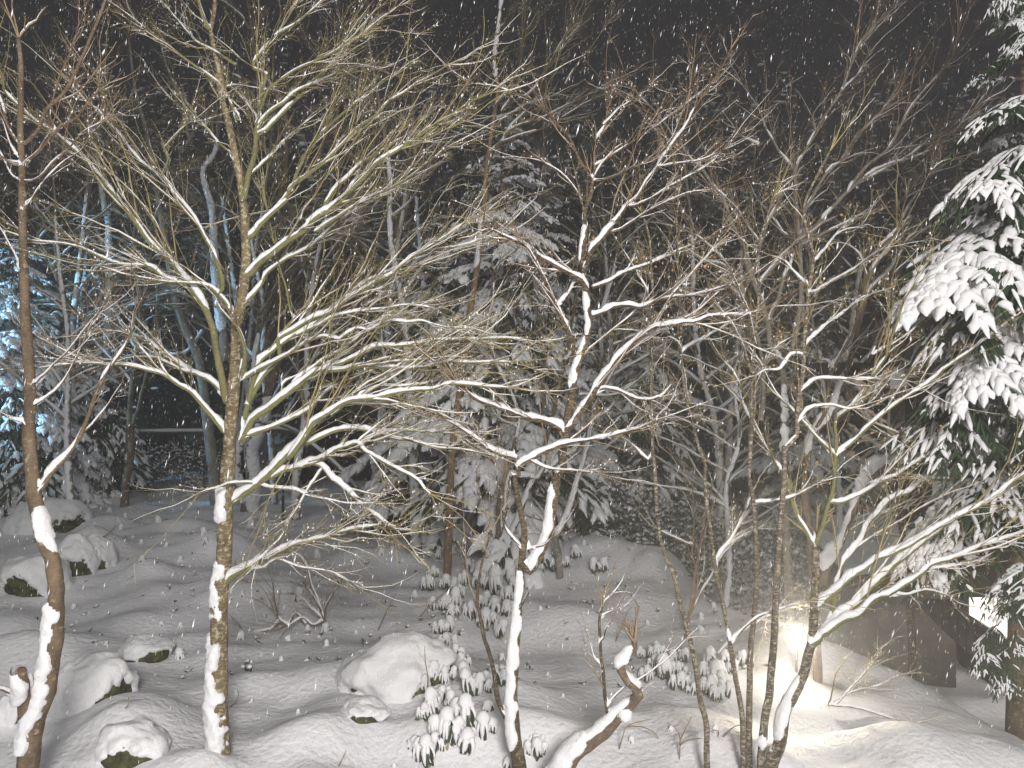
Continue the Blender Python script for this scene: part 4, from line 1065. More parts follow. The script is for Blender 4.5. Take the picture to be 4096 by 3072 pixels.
def spray(seed, nb=8, nf=5, bl=.36, fl=.10, droop=.3, snow=.8, fat=1.0, patch=.15):
    """a flat bough: side branches, each carrying short needle fingers, with broken snow pads on top"""
    rd = np.random.default_rng(seed)
    fol, sn = MB(), MB()
    t = np.linspace(0, 1, 14)
    ax = np.stack([t, .05 * np.sin(t * 5 + seed), .05 * t - droop * t ** 2.0], -1)
    tube(fol, ax, .013 * (1 - .75 * t), 5)
    B = []
    for side in (-1, 1):
        for k in range(nb):
            u = .06 + .88 * (k + .6 * rd.random()) / nb
            i = u * 13; a_ = int(min(i, 12)); S = ax[a_] + (ax[a_ + 1] - ax[a_]) * (i - a_)
            L = bl * (math.sin(math.pi * min(.97, u * .72 + .20)) ** .8) * rd.uniform(.75, 1.15)
            ang = side * R_(rd.uniform(42, 60) * (1 - .3 * u))
            q = np.linspace(0, 1, 7)[:, None]
            B.append(S + np.array([math.cos(ang), math.sin(ang), -.08 - .25 * u]) * q * L + np.array([.12, 0, -1]) * q ** 2 * L * rd.uniform(.25, .6))
    B.append(ax[[7, 8, 9, 10, 11, 12, 13]])
    B = np.array(B)
    tubes(fol, B, np.tile(np.linspace(.006, .002, 7), (len(B), 1)), 3)
    F = []
    for br in B:
        L = np.linalg.norm(np.diff(br, axis=0), axis=1).sum()
        T = norm(np.gradient(br, axis=0))
        for side in (-1, 1):
            for k in range(nf):
                u = (k + .7) / nf; i = u * 6; a_ = int(min(i, 5)); S = br[a_] + (br[a_ + 1] - br[a_]) * (i - a_)
                lat = norm(np.cross(T[a_], UP)) * side
                d = norm(T[a_] * 1.0 + lat * rd.uniform(.6, 1.1) + UP * rd.uniform(-.45, -.05))
                l = fl * rd.uniform(.7, 1.25) * (1.15 - .5 * u)
                q = np.linspace(0, 1, 5)[:, None]
                F.append(S + d * q * l + np.array([0, 0, -1]) * q ** 2 * l * .35)
        F.append(br[-1] + T[-1] * np.linspace(-.4, 1, 5)[:, None] * fl)
    F = np.array(F); n = len(F)
    fr_ = .0085 * fat * rd.uniform(.8, 1.25, (n, 1)) * np.array([[.8, 1.1, 1.2, 1.0, .35]])
    tubes(fol, F, fr_, 4)
    for q in range(16):
        k = rd.integers(0, 4, n); f = rd.random((n, 1))
        S = F[np.arange(n), k] * (1 - f) + F[np.arange(n), k + 1] * f
        d = norm(F[np.arange(n), k + 1] - F[np.arange(n), k])
        v = norm(norm(np.cross(d, UP)) * rd.choice([-1, 1], (n, 1)) + d * .8 + UP * rd.uniform(-.7, .2, (n, 1))) * rd.uniform(.018, .032, (n, 1)) * fat
        w = norm(np.cross(v, UP)) * .0028 * fat
        fol.add(np.stack([S - w, S + w, S + v], 1).reshape(-1, 3), t=np.arange(n * 3).reshape(-1, 3))
    keep = (vnoise(F[:, 2] * [1, 1, 1], 6.0, seed) + rd.normal(0, .25, n)) > -.95 + patch * 1.75
    P = F[keep] + UP * (fr_[keep] * .9)[..., None]; m = len(P)
    Rs = fr_[keep] * 1.7 * snow * (1 + .35 * rd.normal(0, 1, (m, 5)).clip(-1, 1.3)) * np.array([[1.1, 1.2, 1.2, 1.05, .6]])
    T_ = norm(np.gradient(P, axis=1)); Bn = norm(np.cross(T_, UP)); Nn = np.cross(Bn, T_)
    th = np.arange(6) * 2 * math.pi / 6
    V = P[:, :, None] + Bn[:, :, None] * (np.cos(th)[None, None, :, None] * Rs[:, :, None, None] * 1.25) + Nn[:, :, None] * (np.sin(th)[None, None, :, None] * Rs[:, :, None, None] * .85)
    V += rd.normal(0, .12, V.shape) * Rs[:, :, None, None]
    nn = np.arange(m)[:, None, None] * 30; kk = np.arange(4)[None, :, None] * 6; j = np.arange(6)[None, None]; j2 = (j + 1) % 6
    sn.add(V.reshape(-1, 3), np.stack([nn + kk + j, nn + kk + j2, nn + kk + 6 + j2, nn + kk + 6 + j], -1).reshape(-1, 4))
    # thicker pads along the side branches
    kb = rd.random(len(B)) > patch; P = B[kb][:, 1:6] + UP * .012; Rs = .015 * snow * rd.uniform(.5, 1.5, (kb.sum(), 5)) * np.array([[.5, 1, 1.1, 1, .6]])
    tubes(sn, P, Rs, 6)
    return fol.mesh('bough', NEEDLE), sn.mesh('bough_snow', SNOW)

BPN = [spray(600 + k, droop=.22 + .07 * k, snow=(.5, .75, .6, .9, .45)[k], patch=(.66, .5, .58, .38, .75)[k]) for k in range(5)]
BPF = [spray(620 + k, nb=6, nf=3, bl=.42, fl=.16, droop=.6, snow=(1.3, .9, 1.5)[k], fat=1.4, patch=(.4, .6, .2)[k]) for k in range(3)]

def add_bough(root, protos, S, d, L, rd, roll=0.0, droopy=0.0):
    """S, d relative to the root"""
    fo, sn = protos[rd.randrange(len(protos))]
    x = Vector(d).normalized(); z = Vector((0, 0, 1)); y = z.cross(x).normalized(); z = x.cross(y)
    M = Matrix((x, y, z)).transposed().to_4x4() @ Matrix.Rotation(roll, 4, 'X')
    M = Matrix.Translation(S) @ M @ Matrix.Diagonal((L, L * rd.uniform(.85, 1.2), L, 1))
    o = bpy.data.objects.new('bough', fo); col.objects.link(o); o.parent = root; o.matrix_basis = M
    c = bpy.data.objects.new('snow', sn); col.objects.link(c); c.parent = o
    return o

def fir(x, y, h, w, label, seed, nb=46, base=.12, protos=BPF, group=None, trunk_r=.16):
    rd = random.Random(seed)
    z0 = float(gz(x, y)) - .1
    root = empty('fir_tree', (x, y, z0), label, 'fir tree', group)
    mb = MB(); t = np.linspace(0, 1, 10)
    P = np.stack([x + t * 0, y + t * 0, z0 + t * h], -1); tube(mb, P, trunk_r * (1 - .92 * t), 9)
    mb.build('trunk', BK['brown'], root)
    for k in range(nb):
        u = base + (1 - base) * ((k + rd.random() * .8) / nb) ** .92
        a = k * 2.399 + rd.uniform(-.3, .3)
        L = w * (1 - u) ** .8 * rd.uniform(.75, 1.15) + .25
        d = (math.cos(a), math.sin(a), rd.uniform(-.28, .05) + .35 * u)
        add_bough(root, protos, (0, 0, u * h * .985), d, L, rd, rd.uniform(-.2, .2))
    return root

def at(x, D): return ((x - CX) / FOC * D)
fir(at(2010, 17), 17, 10.6, 2.5, 'snow-laden fir with thick drooping boughs, tallest of those behind the reddish trunk', 401, 60)
fir(at(1730, 19), 19, 8.6, 2.3, 'snow-laden fir standing left of the reddish trunk', 402, 50)
fir(at(2300, 19.5), 19.5, 8.2, 2.3, 'snow-laden fir behind the central dark cherry', 403, 50)
fir(at(2190, 23), 23, 12.5, 2.7, 'tall dim fir farther back behind the central cherry', 404, 50)
fir(at(60, 23), 23, 8.8, 2.6, 'fir lit blue at the left edge behind the slender tree', 405, 56)
fir(at(330, 25), 25, 6.2, 2.3, 'fir with blue-white boughs behind the left pair of trunks', 406, 50)
fir(at(2560, 21), 21, 8.4, 2.6, 'dim fir in the wood above the steep snow bank', 409, 46)
fir(at(3300, 19), 19, 8.0, 2.4, 'dim snow-dusted fir in the wood behind the lamp', 411, 46)

# the near fir at the right edge: boughs placed where they reach into view
FX, FY = 6.25, 9.0
zf = float(gz(FX, FY)) - .15
root = empty('near_fir_tree', (FX, FY, zf), 'big near fir filling the right edge with broad snow-heaped fans of needles', 'fir tree')
mb = MB(); t = np.linspace(0, 1, 16)
tube(mb, np.stack([FX + .1 * t, FY + 0 * t, zf + t * 11], -1), .155 * (1 - .75 * t), 14, jit=.08)
mb.build('trunk', BK['brown'], root)
rd = random.Random(77)
NEAR = [  # (tip x, tip y in the photo, tip depth, root height above the base, size)
 (3930, 60, 8.6, 9.4, 1.2), (3980, -60, 8.2, 9.6, 1.2), (4040, 180, 8.2, 8.6, 1.1), (3960, 200, 8.8, 8.4, 1.2), (3870, 330, 8.9, 8.0, 1.2), (3930, 560, 8.6, 7.3, 1.2), (3850, 980, 8.6, 6.4, 1.2), (3800, 1250, 8.8, 5.8, 1.2), (3700, 1950, 8.6, 4.4, 1.2),
 (3830, 290, 8.6, 8.2, 1.3), (3990, 90, 8.4, 8.8, 1.2), (4010, 420, 7.6, 7.6, 1.2), (3900, 500, 7.7, 7.4, 1.25), (3840, 770, 7.4, 6.9, 1.5), (4030, 640, 7.4, 7.0, 1.2), (3950, 870, 7.6, 6.6, 1.2),
 (3790, 1080, 7.0, 6.3, 1.75), (3860, 1150, 7.1, 6.0, 1.6), (3700, 1080, 7.8, 6.2, 1.6), (3760, 1390, 7.3, 5.5, 1.7), (3850, 1440, 7.1, 5.4, 1.6), (3960, 1370, 7.3, 5.5, 1.3), (3740, 1560, 7.6, 5.0, 1.7),
 (3760, 1700, 7.5, 4.7, 1.7), (3720, 1780, 7.7, 4.4, 1.7), (3850, 1620, 7.8, 4.9, 1.3), (3640, 2240, 7.9, 3.5, 1.7), (3800, 2140, 7.6, 3.7, 1.4), (3690, 2290, 7.9, 3.4, 1.6), 
 (3960, 2640, 7.4, 2.6, 1.0), (4060, 2610, 7.2, 2.7, .9), (3870, 2850, 7.8, 2.1, .9), (3960, 2880, 7.7, 2.0, .8), (3950, 1950, 7.3, 4.0, 1.3), (3880, 2050, 7.7, 3.9, 1.5), (4050, 1780, 7.2, 4.4, 1.2), (4040, 1180, 7.0, 6.0, 1.2),]
for (tx, ty, D, hz, sz) in NEAR:
    tx += 55
    if ty > 1700: ty -= 90
    tip = px(tx, ty, D) - np.array([FX, FY, zf])
    S = np.array([.08, -.05, hz + .25])
    d = tip - S; Ld = np.linalg.norm(d)
    d[2] += .17 * Ld
    cut = .30 if ty < 2500 else .68
    mb = MB(); tube(mb, np.array([S + [FX, FY, zf], S + d * .25 + [FX, FY, zf - .02], S + d * (cut + .02) + [FX, FY, zf]]), [.03, .022, .014], 6)
    mb.build('limb', BK['brown'], root)
    o = add_bough(root, BPN, tuple(S + d * cut), tuple(d), Ld * (1 - cut) * 1.05, rd, rd.uniform(-.25, .25))
    if ty < 1700 and rd.random() < .45:
        a = rd.uniform(.25, .6) * rd.choice((-1, 1))
        dd = np.array([d[0] * math.cos(a) - d[1] * math.sin(a), d[0] * math.sin(a) + d[1] * math.cos(a), d[2] - .05 * Ld])
        add_bough(root, BPN, tuple(S + d * .3), tuple(dd), Ld * rd.uniform(.35, .5), rd, rd.uniform(-.4, .4))

# ------------------------------------------------------------------ evergreen shrubs with drooping snow-loaded leaves
def leaf_mesh():
    mb = MB(); s = np.linspace(0, 1, 6)
    w = .026 * np.sin(math.pi * np.clip(s * .92 + .05, 0, 1)) ** .7
    x = .145 * np.sin(s * 1.25) / 1.25; z = -.07 * s ** 2
    V = np.stack([np.stack([x, -w, z - w * .45], -1), np.stack([x, w * 0, z], -1), np.stack([x, w, z - w * .45], -1)], 1)
    i = np.arange(5)[:, None] * 3 + np.arange(2)[None]
    mb.add(V, np.stack([i, i + 1, i + 4, i + 3], -1))
    return mb.mesh('leaf', LEAFM)
LEAF = leaf_mesh()
ROS = []
for k in range(5):
    rd = random.Random(500 + k); tr = []; n = rd.randint(9, 12)
    sn = MB()
    for j in range(n):
        a = j * 6.283 / n + rd.uniform(-.2, .2); dr = R_(rd.uniform(40, 80)); sc = rd.uniform(.85, 1.15)
        M = Matrix.Rotation(a, 4, 'Z') @ Matrix.Rotation(dr, 4, 'Y') @ Matrix.Diagonal((sc, sc, sc, 1)); tr.append(M)
        s = np.linspace(.0, .93, 7)
        L = np.stack([.145 * np.sin(s * 1.25) / 1.25, s * 0, -.07 * s ** 2 + .011], -1) @ np.array(M.to_3x3()).T
        tube(sn, L + UP * .004, np.array([.015, .0175, .017, .015, .012, .009, .004]) * rd.uniform(.6, 1.15), 6, jit=.2, seed=k * 11 + j)
    # dome of snow over the hub
    th, ph = np.meshgrid(np.linspace(0, 2 * math.pi, 13)[:-1], np.linspace(0, 1.9, 5), indexing='ij')
    rr = .048 * (1 + .15 * rng.normal(0, 1, th.shape)); 
    V = np.stack([rr * np.sin(ph) * np.cos(th), rr * np.sin(ph) * np.sin(th), .004 + .050 * np.cos(ph)], -1)
    i = (np.arange(12)[:, None] * 5 + np.arange(4)[None]); i2 = (((np.arange(12) + 1) % 12)[:, None] * 5 + np.arange(4)[None])
    sn.add(V, np.stack([i, i + 1, i2 + 1, i2], -1))
    ROS.append((tr, sn.mesh('leaf_snow', SNOW)))
def stem_mesh():
    mb = MB(); tube(mb, np.array([[0, 0, 0], [.01, 0, -.15], [-.01, .01, -.35], [0, 0, -.6]]), [.006, .007, .009, .012], 6)
    return mb.mesh('leaf_cluster', TWIG)
STEMM = stem_mesh()
def rosette(root, base, p, size, rd):
    """one whorl of hanging leaves; p in world space"""
    tr, sn = ROS[rd.randrange(len(ROS))]
    s = size / .165
    M = Matrix.Translation(Vector(p) - Vector(base)) @ Matrix.Rotation(rd.uniform(0, 6.28), 4, 'Z') @ Matrix.Rotation(rd.uniform(-.22, .22), 4, 'X') @ Matrix.Rotation(rd.uniform(-.22, .22), 4, 'Y') @ Matrix.Diagonal((s, s, s * rd.uniform(.95, 1.2), 1))
    c = bpy.data.objects.new('leaf_cluster', STEMM); col.objects.link(c); c.parent = root; c.matrix_basis = M
    for m in tr:
        l = bpy.data.objects.new('leaf', LEAF); col.objects.link(l); l.parent = c; l.matrix_basis = m
    o = bpy.data.objects.new('snow', sn); col.objects.link(o); o.parent = c
def evergreen(label, lst, name='evergreen_shrub', lift=.22):
    rd = random.Random(len(label) + len(lst))
    P = []
    for tile, xs in lst:
        ox, oy, f = TILES[tile]
        for x, y, w in xs:
            X, Y = ox + x * f, oy + y * f
            # foot of the whorl is a little below what is seen
            g0 = gp(X, Y + w * f * .9)
            p = px(X, Y, g0[1]); P.append((p, w * f / FOC * g0[1] * 1.12))
    base = np.mean([p for p, _ in P], 0); base[2] = float(gz(base[0], base[1]))
    root = empty(name, tuple(base), label, 'shrub', 'evergreen shrubs with hanging snow-loaded leaves')
    for p, w in P:
        rosette(root, base, tuple(p + [0, 0, w * .42]), w * 1.22, rd)
        for q in range(2):
            a = rd.uniform(0, 6.28); e = w * rd.uniform(.45, .8); x_, y_ = p[0] + e * math.cos(a), p[1] + abs(e * math.sin(a)) * .8
            rosette(root, base, (x_, y_, p[2] + w * rd.uniform(.05, .3)), w * rd.uniform(.7, 1.05), rd)
evergreen('evergreen shrub hugging the foot of the reddish trunk', [('m', [(235, 870, 80), (370, 870, 85), (440, 880, 70), (550, 720, 70), (600, 760, 60), (270, 780, 60), (310, 640, 55), (520, 830, 70)])])
evergreen('largest evergreen shrub heaped with snow just left of the snow-covered central trunk', [('m', [(770, 850, 135), (620, 850, 90), (910, 880, 75), (870, 970, 90), (880, 720, 70), (800, 980, 60)])])
evergreen('evergreen shrub half buried below the reddish trunk', [('m', [(450, 1000, 110), (265, 1040, 75), (350, 1040, 75), (410, 1110, 85), (400, 1200, 80), (480, 940, 70)])])
evergreen('evergreen shrub crossed by the thin dark stem left of the central trunk', [('m', [(570, 1090, 85), (700, 1010, 90), (690, 1160, 105), (760, 1060, 105), (860, 1080, 95), (830, 1240, 100)])])
evergreen('small evergreen sprig with browned leaves beside the snow-capped boulder', [('m', [(330, 1230, 80), (370, 1340, 85), (450, 1430, 85), (490, 1500, 85)])])
evergreen('evergreen shrub at the right rim of the large snow-capped boulder', [('n', [(270, 640, 110), (200, 740, 90)])])
evergreen('dense evergreen shrub at bottom centre, upper part beside the thin dark stem', [('n', [(510, 640, 105), (530, 720, 125), (640, 740, 110), (760, 670, 110), (820, 630, 65), (690, 700, 90)])])
evergreen('dense evergreen shrub at bottom centre, left part with a bare stem rising from it', [('n', [(250, 890, 140), (410, 870, 100), (340, 820, 90), (200, 960, 90)])])
evergreen('lowest evergreen shrub at bottom centre with the broadest snow cushions', [('n', [(530, 960, 160), (380, 1070, 170), (670, 1080, 135), (540, 1210, 145), (700, 930, 80), (450, 1150, 110)])])
evergreen('evergreen sprigs sunk in snow at the bottom edge below the dense shrubs', [('n', [(210, 1270, 140), (280, 1210, 100), (120, 1230, 90), (870, 1380, 80)])])
evergreen('dim evergreen sprig between the central trunk and the leaning dead trunk', [('n', [(1100, 1260, 110), (1090, 1190, 70)])])
evergreen('evergreen sprigs below the pale forked trunk', [('m', [(1190, 650, 90), (1100, 740, 60), (1340, 700, 60), (1410, 620, 75), (1230, 720, 60)])])
evergreen('pair of finger-leaved evergreen sprigs on the slope right of the pale forked trunk', [('m', [(1560, 730, 85), (1640, 730, 80)])])
evergreen('evergreen sprigs right of the hooked dead trunk', [('n', [(2060, 450, 70), (2120, 600, 130), (1990, 650, 80), (2050, 560, 70), (1930, 480, 60)])])
evergreen('evergreen shrub between the first and second banded stems, left part', [('o', [(40, 1000, 55), (85, 1100, 70), (130, 1040, 60), (180, 1170, 70), (250, 1210, 45), (200, 1020, 50), (160, 1100, 50)])])
evergreen('evergreen shrub between the first and second banded stems, right part', [('o', [(300, 1110, 60), (340, 1040, 75), (370, 1120, 85), (350, 1200, 80), (360, 1240, 60), (450, 1220, 60), (520, 1040, 60), (420, 1040, 60), (400, 1160, 60), (480, 1090, 50)])])
SP = [('k', 480, 920, 110), ('k', 630, 850, 70), ('k', 1320, 790, 70), ('k', 1470, 890, 50), ('k', 1690, 1020, 70), ('k', 1110, 1220, 100), ('k', 1480, 1240, 80), ('k', 1720, 1190, 90), ('k', 1820, 1180, 60), ('k', 2090, 1160, 60), ('k', 2030, 1600, 70),
      ('k', 990, 960, 60), ('k', 870, 1220, 60), ('k', 50, 1110, 80), ('k', 770, 730, 40), ('k', 900, 770, 35), ('k', 1610, 715, 40), ('k', 1330, 930, 60), ('k', 1270, 1130, 50), ('k', 400, 1600, 60), ('k', 930, 1590, 160), ('k', 1080, 1590, 80),
      ('i', 1580, 1130, 60), ('i', 1710, 1260, 80), ('i', 1340, 1110, 60), ('i', 1350, 1270, 70), ('i', 1500, 890, 90), ('i', 1545, 1610, 55), ('i', 1150, 960, 80), ('i', 1040, 800, 70), ('i', 1190, 850, 60), ('i', 1930, 1010, 90), ('i', 1640, 1410, 40), ('i', 1800, 780, 40), ('i', 1430, 660, 40), ('i', 1520, 660, 35),
      ('j', 1010, 490, 60), ('j', 1070, 620, 60), ('j', 1530, 300, 60), ('j', 1710, 300, 70), ('j', 1700, 560, 130), ('j', 1560, 570, 90), ('j', 1880, 560, 40), ('j', 1200, 880, 50), ('j', 700, 120, 70), ('j', 600, 620, 40),
      ('l', 1190, 320, 110), ('l', 1020, 330, 70), ('l', 390, 400, 110), ('l', 840, 430, 70), ('l', 1480, 370, 60), ('l', 1550, 340, 50), ('l', 1200, 470, 80), ('l', 770, 620, 60), ('l', 340, 950, 60), ('l', 490, 1040, 55), ('l', 930, 1120, 60), ('l', 1840, 1650, 70),
      ('n', 820, 510, 80), ('n', 1190, 440, 40), ('n', 1190, 650, 45), ('n', 1310, 840, 40), ('n', 1860, 1210, 70), ('n', 1130, 130, 50), ('n', 1990, 230, 50),
      ('m', 120, 950, 70), ('m', 1150, 810, 35), ('m', 1400, 910, 30), ('m', 170, 580, 60), ('m', 20, 690, 40), ('m', 620, 580, 60), ('m', 480, 350, 60), ('m', 1070, 490, 60), ('m', 1480, 540, 50),
      ('o', 360, 740, 40), ('o', 290, 880, 50), ('o', 370, 1440, 50), ('o', 120, 1450, 40), ('o', 290, 800, 45)]
LM = [(880, 2300, 'the big maple trunk'), (220, 2300, 'the slender left tree'), (1580, 2620, 'the large foreground boulder'), (1290, 2330, 'the snowy tangled shrub'), (1790, 2250, 'the reddish trunk'), (2060, 2600, 'the snow-covered central trunk'),
      (2420, 2650, 'the leaning dead trunk'), (560, 2600, 'the low snow mound'), (1433, 2870, 'the small flat boulder'), (2800, 2500, 'the first banded stem'), (3214, 2560, 'the garden lamp'), (450, 2010, 'the pair of pale trunks')]
rd = random.Random(900)
recs = []
for tile, x, y, w in SP:
    ox, oy, f = TILES[tile]; X, Y = ox + x * f, oy + y * f
    lm = min(LM, key=lambda l: math.hypot(l[0] - X, l[1] - Y)); dx, dy = X - lm[0], Y - lm[1]
    side = ('right' if dx > 0 else 'left') if abs(dx) > abs(dy) * .5 else ''
    vert = ('below' if dy > 0 else 'above') if abs(dy) > abs(dx) * .5 else ''
    where = {(1, 1): vert + ' and ' + side + ' of ' + lm[2], (1, 0): side + ' of ' + lm[2], (0, 1): vert + ' ' + lm[2]}[(1 if side else 0, 1 if vert else 0)]
    wf = w * f
    recs.append([('tiny' if wf < 20 else 'small' if wf < 33 else 'larger'), where, X, Y, tile, w])
from collections import defaultdict
grp_ = defaultdict(list)
for q in recs: grp_[(q[0], q[1])].append(q)
ORD = ['nearest', 'second nearest', 'third nearest', 'fourth nearest', 'fifth nearest', 'sixth nearest', 'seventh nearest']
for (sz, wh), lst in grp_.items():
    lst.sort(key=lambda q: math.hypot(q[2] - min(LM, key=lambda l: math.hypot(l[0] - q[2], l[1] - q[3]))[0], q[3] - min(LM, key=lambda l: math.hypot(l[0] - q[2], l[1] - q[3]))[1]))
    for k, q in enumerate(lst):
        q.append(sz + ' snow-capped sprig ' + wh + ('' if len(lst) == 1 else ', ' + ORD[k] + ' to it'))
for sz, wh, X, Y, tile, w, lab in recs:
    f = TILES[tile][2]
    g0 = gp(X, Y + w * f * .42)
    wid = w * f / FOC * g0[1]
    root = empty('snowy_sprig', tuple(g0), lab, 'plant', 'snow-capped sprigs poking out of the snow')
    rosette(root, g0, (g0[0], g0[1], g0[2] + wid * .42), wid * 1.05, rd)

# dark thicket of snow-dotted leaves behind the bank: one plant mass nobody could count
th = MB(); ths = MB()
for (xa, xb, D0, D1, za, zb, n) in ((2380, 2800, 16.5, 20, 0.0, 2.0, 1500), (0, 420, 24, 27, .1, 1.4, 900), (1500, 1760, 19, 22, .1, 1.6, 700), (2800, 3250, 14.5, 18, -.2, 1.9, 900), (430, 900, 26, 30, .2, 1.6, 800)):
    D = rng.uniform(D0, D1, n); X = (rng.uniform(xa, xb, n) - CX) / FOC * D; Z = gz(X, D) + rng.uniform(0, 1, n) ** .8 * (zb - za) + za
    C = np.stack([X, D, Z], -1)
    for r_ in range(4):
        a = rng.uniform(0, 6.28, n); v = np.stack([np.cos(a), np.sin(a), rng.uniform(-1.6, -.6, n)], -1) * rng.uniform(.06, .11, (n, 1)); w_ = norm(np.cross(v, UP)) * .022
        th.add(np.stack([C, C + v * .5 + w_, C + v, C + v * .5 - w_], 1), np.arange(n * 4).reshape(-1, 4))
    k = rng.random(n) < .85
    sz = rng.uniform(.03, .085, k.sum()); blobs(ths, C[k] + UP * .01, np.stack([sz, sz, sz * .7], -1))
o = th.build('thicket', LEAFM, smooth=False); tag(o, 'dark leafy thicket dotted with snow behind the bank and under the wood', 'thicket', kind='stuff')
o = ths.build('thicket_snow', SNOW, kind='stuff'); tag(o, 'dots of snow caught on the dark leafy thicket', 'snow', kind='stuff')

lv_ = MB(); ls_ = MB(); n = 620
Dg = 9.5 + 17 * rng.random(n) ** 1.1; Xg_ = rng.uniform(-.66, .42, n) * Dg; C = np.stack([Xg_, Dg, gz(Xg_, Dg) + .01], -1)
for r_ in range(4):
    a = rng.uniform(0, 6.28, n); v = np.stack([np.cos(a), np.sin(a), rng.uniform(-.2, .9, n)], -1) * rng.uniform(.03, .09, (n, 1)); w_ = norm(np.cross(v, UP)) * .013
    lv_.add(np.stack([C, C + v * .5 + w_, C + v, C + v * .5 - w_], 1), np.arange(n * 4).reshape(-1, 4))
sz = rng.uniform(.012, .04, n); blobs(ls_, C + UP * .035 + rng.normal(0, .02, (n, 3)), np.stack([sz * 1.2, sz, sz * .8], -1))
o = lv_.build('ground_leaves', LEAFM, smooth=False, kind='stuff'); tag(o, 'small dark leaf tips poking through the snow all over the slope', 'ground leaves')
o = ls_.build('ground_lumps', SNOW, kind='stuff'); tag(o, 'small lumps of snow caught on buried leaf tips', 'snow lumps')

# ------------------------------------------------------------------ boulders
def boulder(x, y, w, h, label, seed, peek=(.3, -.8), cap=.2, tile='O', depth=None):
    """x, y: photo point at the foot of the stone; w, h: apparent size"""
    ox, oy, f = TILES[tile]; X, Y = ox + x * f, oy + y * f
    g0 = gp(X, Y); D = g0[1]; W = w * f / FOC * D / 2 * 1.3; H = h * f / FOC * D * .92
    c = np.array([g0[0], g0[1] + W * .7, g0[2]])
    root = empty('boulder', tuple(c - [0, 0, .1]), label, 'boulder')
    th_, ph = np.meshgrid(np.linspace(0, 2 * math.pi, 121)[:-1], np.linspace(0, math.pi * .62, 50), indexing='ij')
    d = np.stack([np.sin(ph) * np.cos(th_), np.sin(ph) * np.sin(th_), np.cos(ph)], -1)
    def sph(mult, base, hgt, off):
        nz = 1 + .16 * fbm(d * 1.0 + seed, 1.3, 3, seed)
        V = d * nz[..., None] * np.array([W * mult, W * .85 * mult, 1]); V[..., 2] = (d[..., 2] * nz) * hgt + base
        return V
    i = np.arange(120)[:, None] * 50 + np.arange(49)[None]; i2 = ((np.arange(120) + 1) % 120)[:, None] * 50 + np.arange(49)[None]
    q = np.stack([i, i + 1, i2 + 1, i2], -1).reshape(-1, 4)
    V = sph(.97, 0, H * .80, 0); V += (d * (.05 * W * fbm(V + c, 9, 4, seed))[..., None])
    m = MB(); m.add(V + c, q); m.build('rock', ROCK, root)
    V = sph(1.07, H * .08, H * .93, 0)
    V += d * (.03 * fbm(V + c, 3.5, 4, seed + 9))[..., None]
    # the snow cap is broken away low down on the side given by peek
    az = norm(np.array([peek[0], peek[1], 0.]))
    low = (ph / (math.pi * .62))
    side = (d[..., :2] / np.maximum(np.linalg.norm(d[..., :2], axis=-1, keepdims=True), 1e-6)) @ az[:2]
    lim = 1.0 - .46 * sstep(.5, 1, side) + .10 * fbm(V + c, 9, 4, seed + 2)
    k = sstep(0, .10, low - lim)
    V = V * (1 - .16 * k)[..., None]
    keep = ((low - lim).reshape(-1)[q] < .12).all(1)
    m = MB(); m.add(V + c, q[keep]); m.build('snow_cap', SNOW, root)
boulder(60, 860, 420, 330, 'farthest snow-domed boulder at the left edge, highest in the pile', 1, (.6, -.7), tile='i')
boulder(330, 1010, 520, 300, 'broad snow-domed boulder just right of the slender tree, dark rock showing at its right end', 2, (.9, -.4), tile='i')
boulder(660, 1430, 300, 370, 'snow-capped boulder with mossy rock exposed, right of the slender tree, left lump', 3, (.3, -.9), tile='i')
boulder(840, 1380, 270, 310, 'snow-capped boulder with frosted rock face, right lump of the pair beside the slender tree', 4, (.2, -.9), tile='i')
boulder(190, 1620, 470, 360, 'snow-domed boulder at the left edge with a wide strip of dark rock under its lip', 5, (-.1, -1), tile='i')
boulder(730, 1130, 560, 480, 'large smooth snow dome right of the slender tree foot', 6, (.9, -.4), tile='j')
boulder(1110, 1640, 540, 330, 'snow-covered boulder at the bottom edge with mossy rock exposed', 7, (.2, -1), tile='j')
boulder(1850, 980, 860, 430, 'large snow-capped boulder in the middle foreground with rock peeking at its right', 8, (.9, -.5), tile='l')
boulder(1510, 1255, 340, 150, 'small flat boulder with a sliver of dark rock in the open snow', 9, (0, -1), tile='l')
boulder(1290, 670, 360, 200, 'low snow mound with a chink of rock left of the maple trunk', 10, (.8, -.6), tile='j')
boulder(60, 1290, 230, 300, 'snow mound at the left edge behind the forked foot', 11, (1, -.2), tile='j')

# ------------------------------------------------------------------ bare twig sprigs in the snow
def bare_sprig(label, traces, tw=5.0, D=None):
    q0 = pts(traces[0])[0]; g0 = gp(*q0) if D is None else px(q0[0], q0[1], D)
    root = empty('twig_sprig', tuple(g0), label, 'twig')
    for tr in traces:
        q = pts(tr); mb = MB()
        P = np.array([px(a, b, g0[1] + .15 * (k > 0) * rnd.uniform(-1, 1)) for k, (a, b) in enumerate(q)])
        P = catmull(P, .03); tube(mb, P, np.linspace(tw / 2, 1.2, len(P)) / FOC * g0[1], 5)
        mb.build('stem', TWIGR, root)
bare_sprig('thin bent twig beside the foot of the big maple', ['l 280,1085 330,1040 365,970 355,930'])
bare_sprig('short twig with a long shadow at the bottom, right of the big maple', ['l 1310,1650 1340,1590 1385,1495'])
bare_sprig('bare stem rising from the evergreens at bottom centre', ['n 135,1030 180,900 225,720 205,560 197,430'], 8)
bare_sprig('thin dark twig leaning over the slope left of the evergreens', ['l 1680,375 1740,240 1790,130 1860,0', 'l 1800,125 1830,120 1865,137'], 6)
bare_sprig('thin twig on the snow right of the thin twigged slope', ['m 150,1155 230,1060 340,960 430,900'], 5)
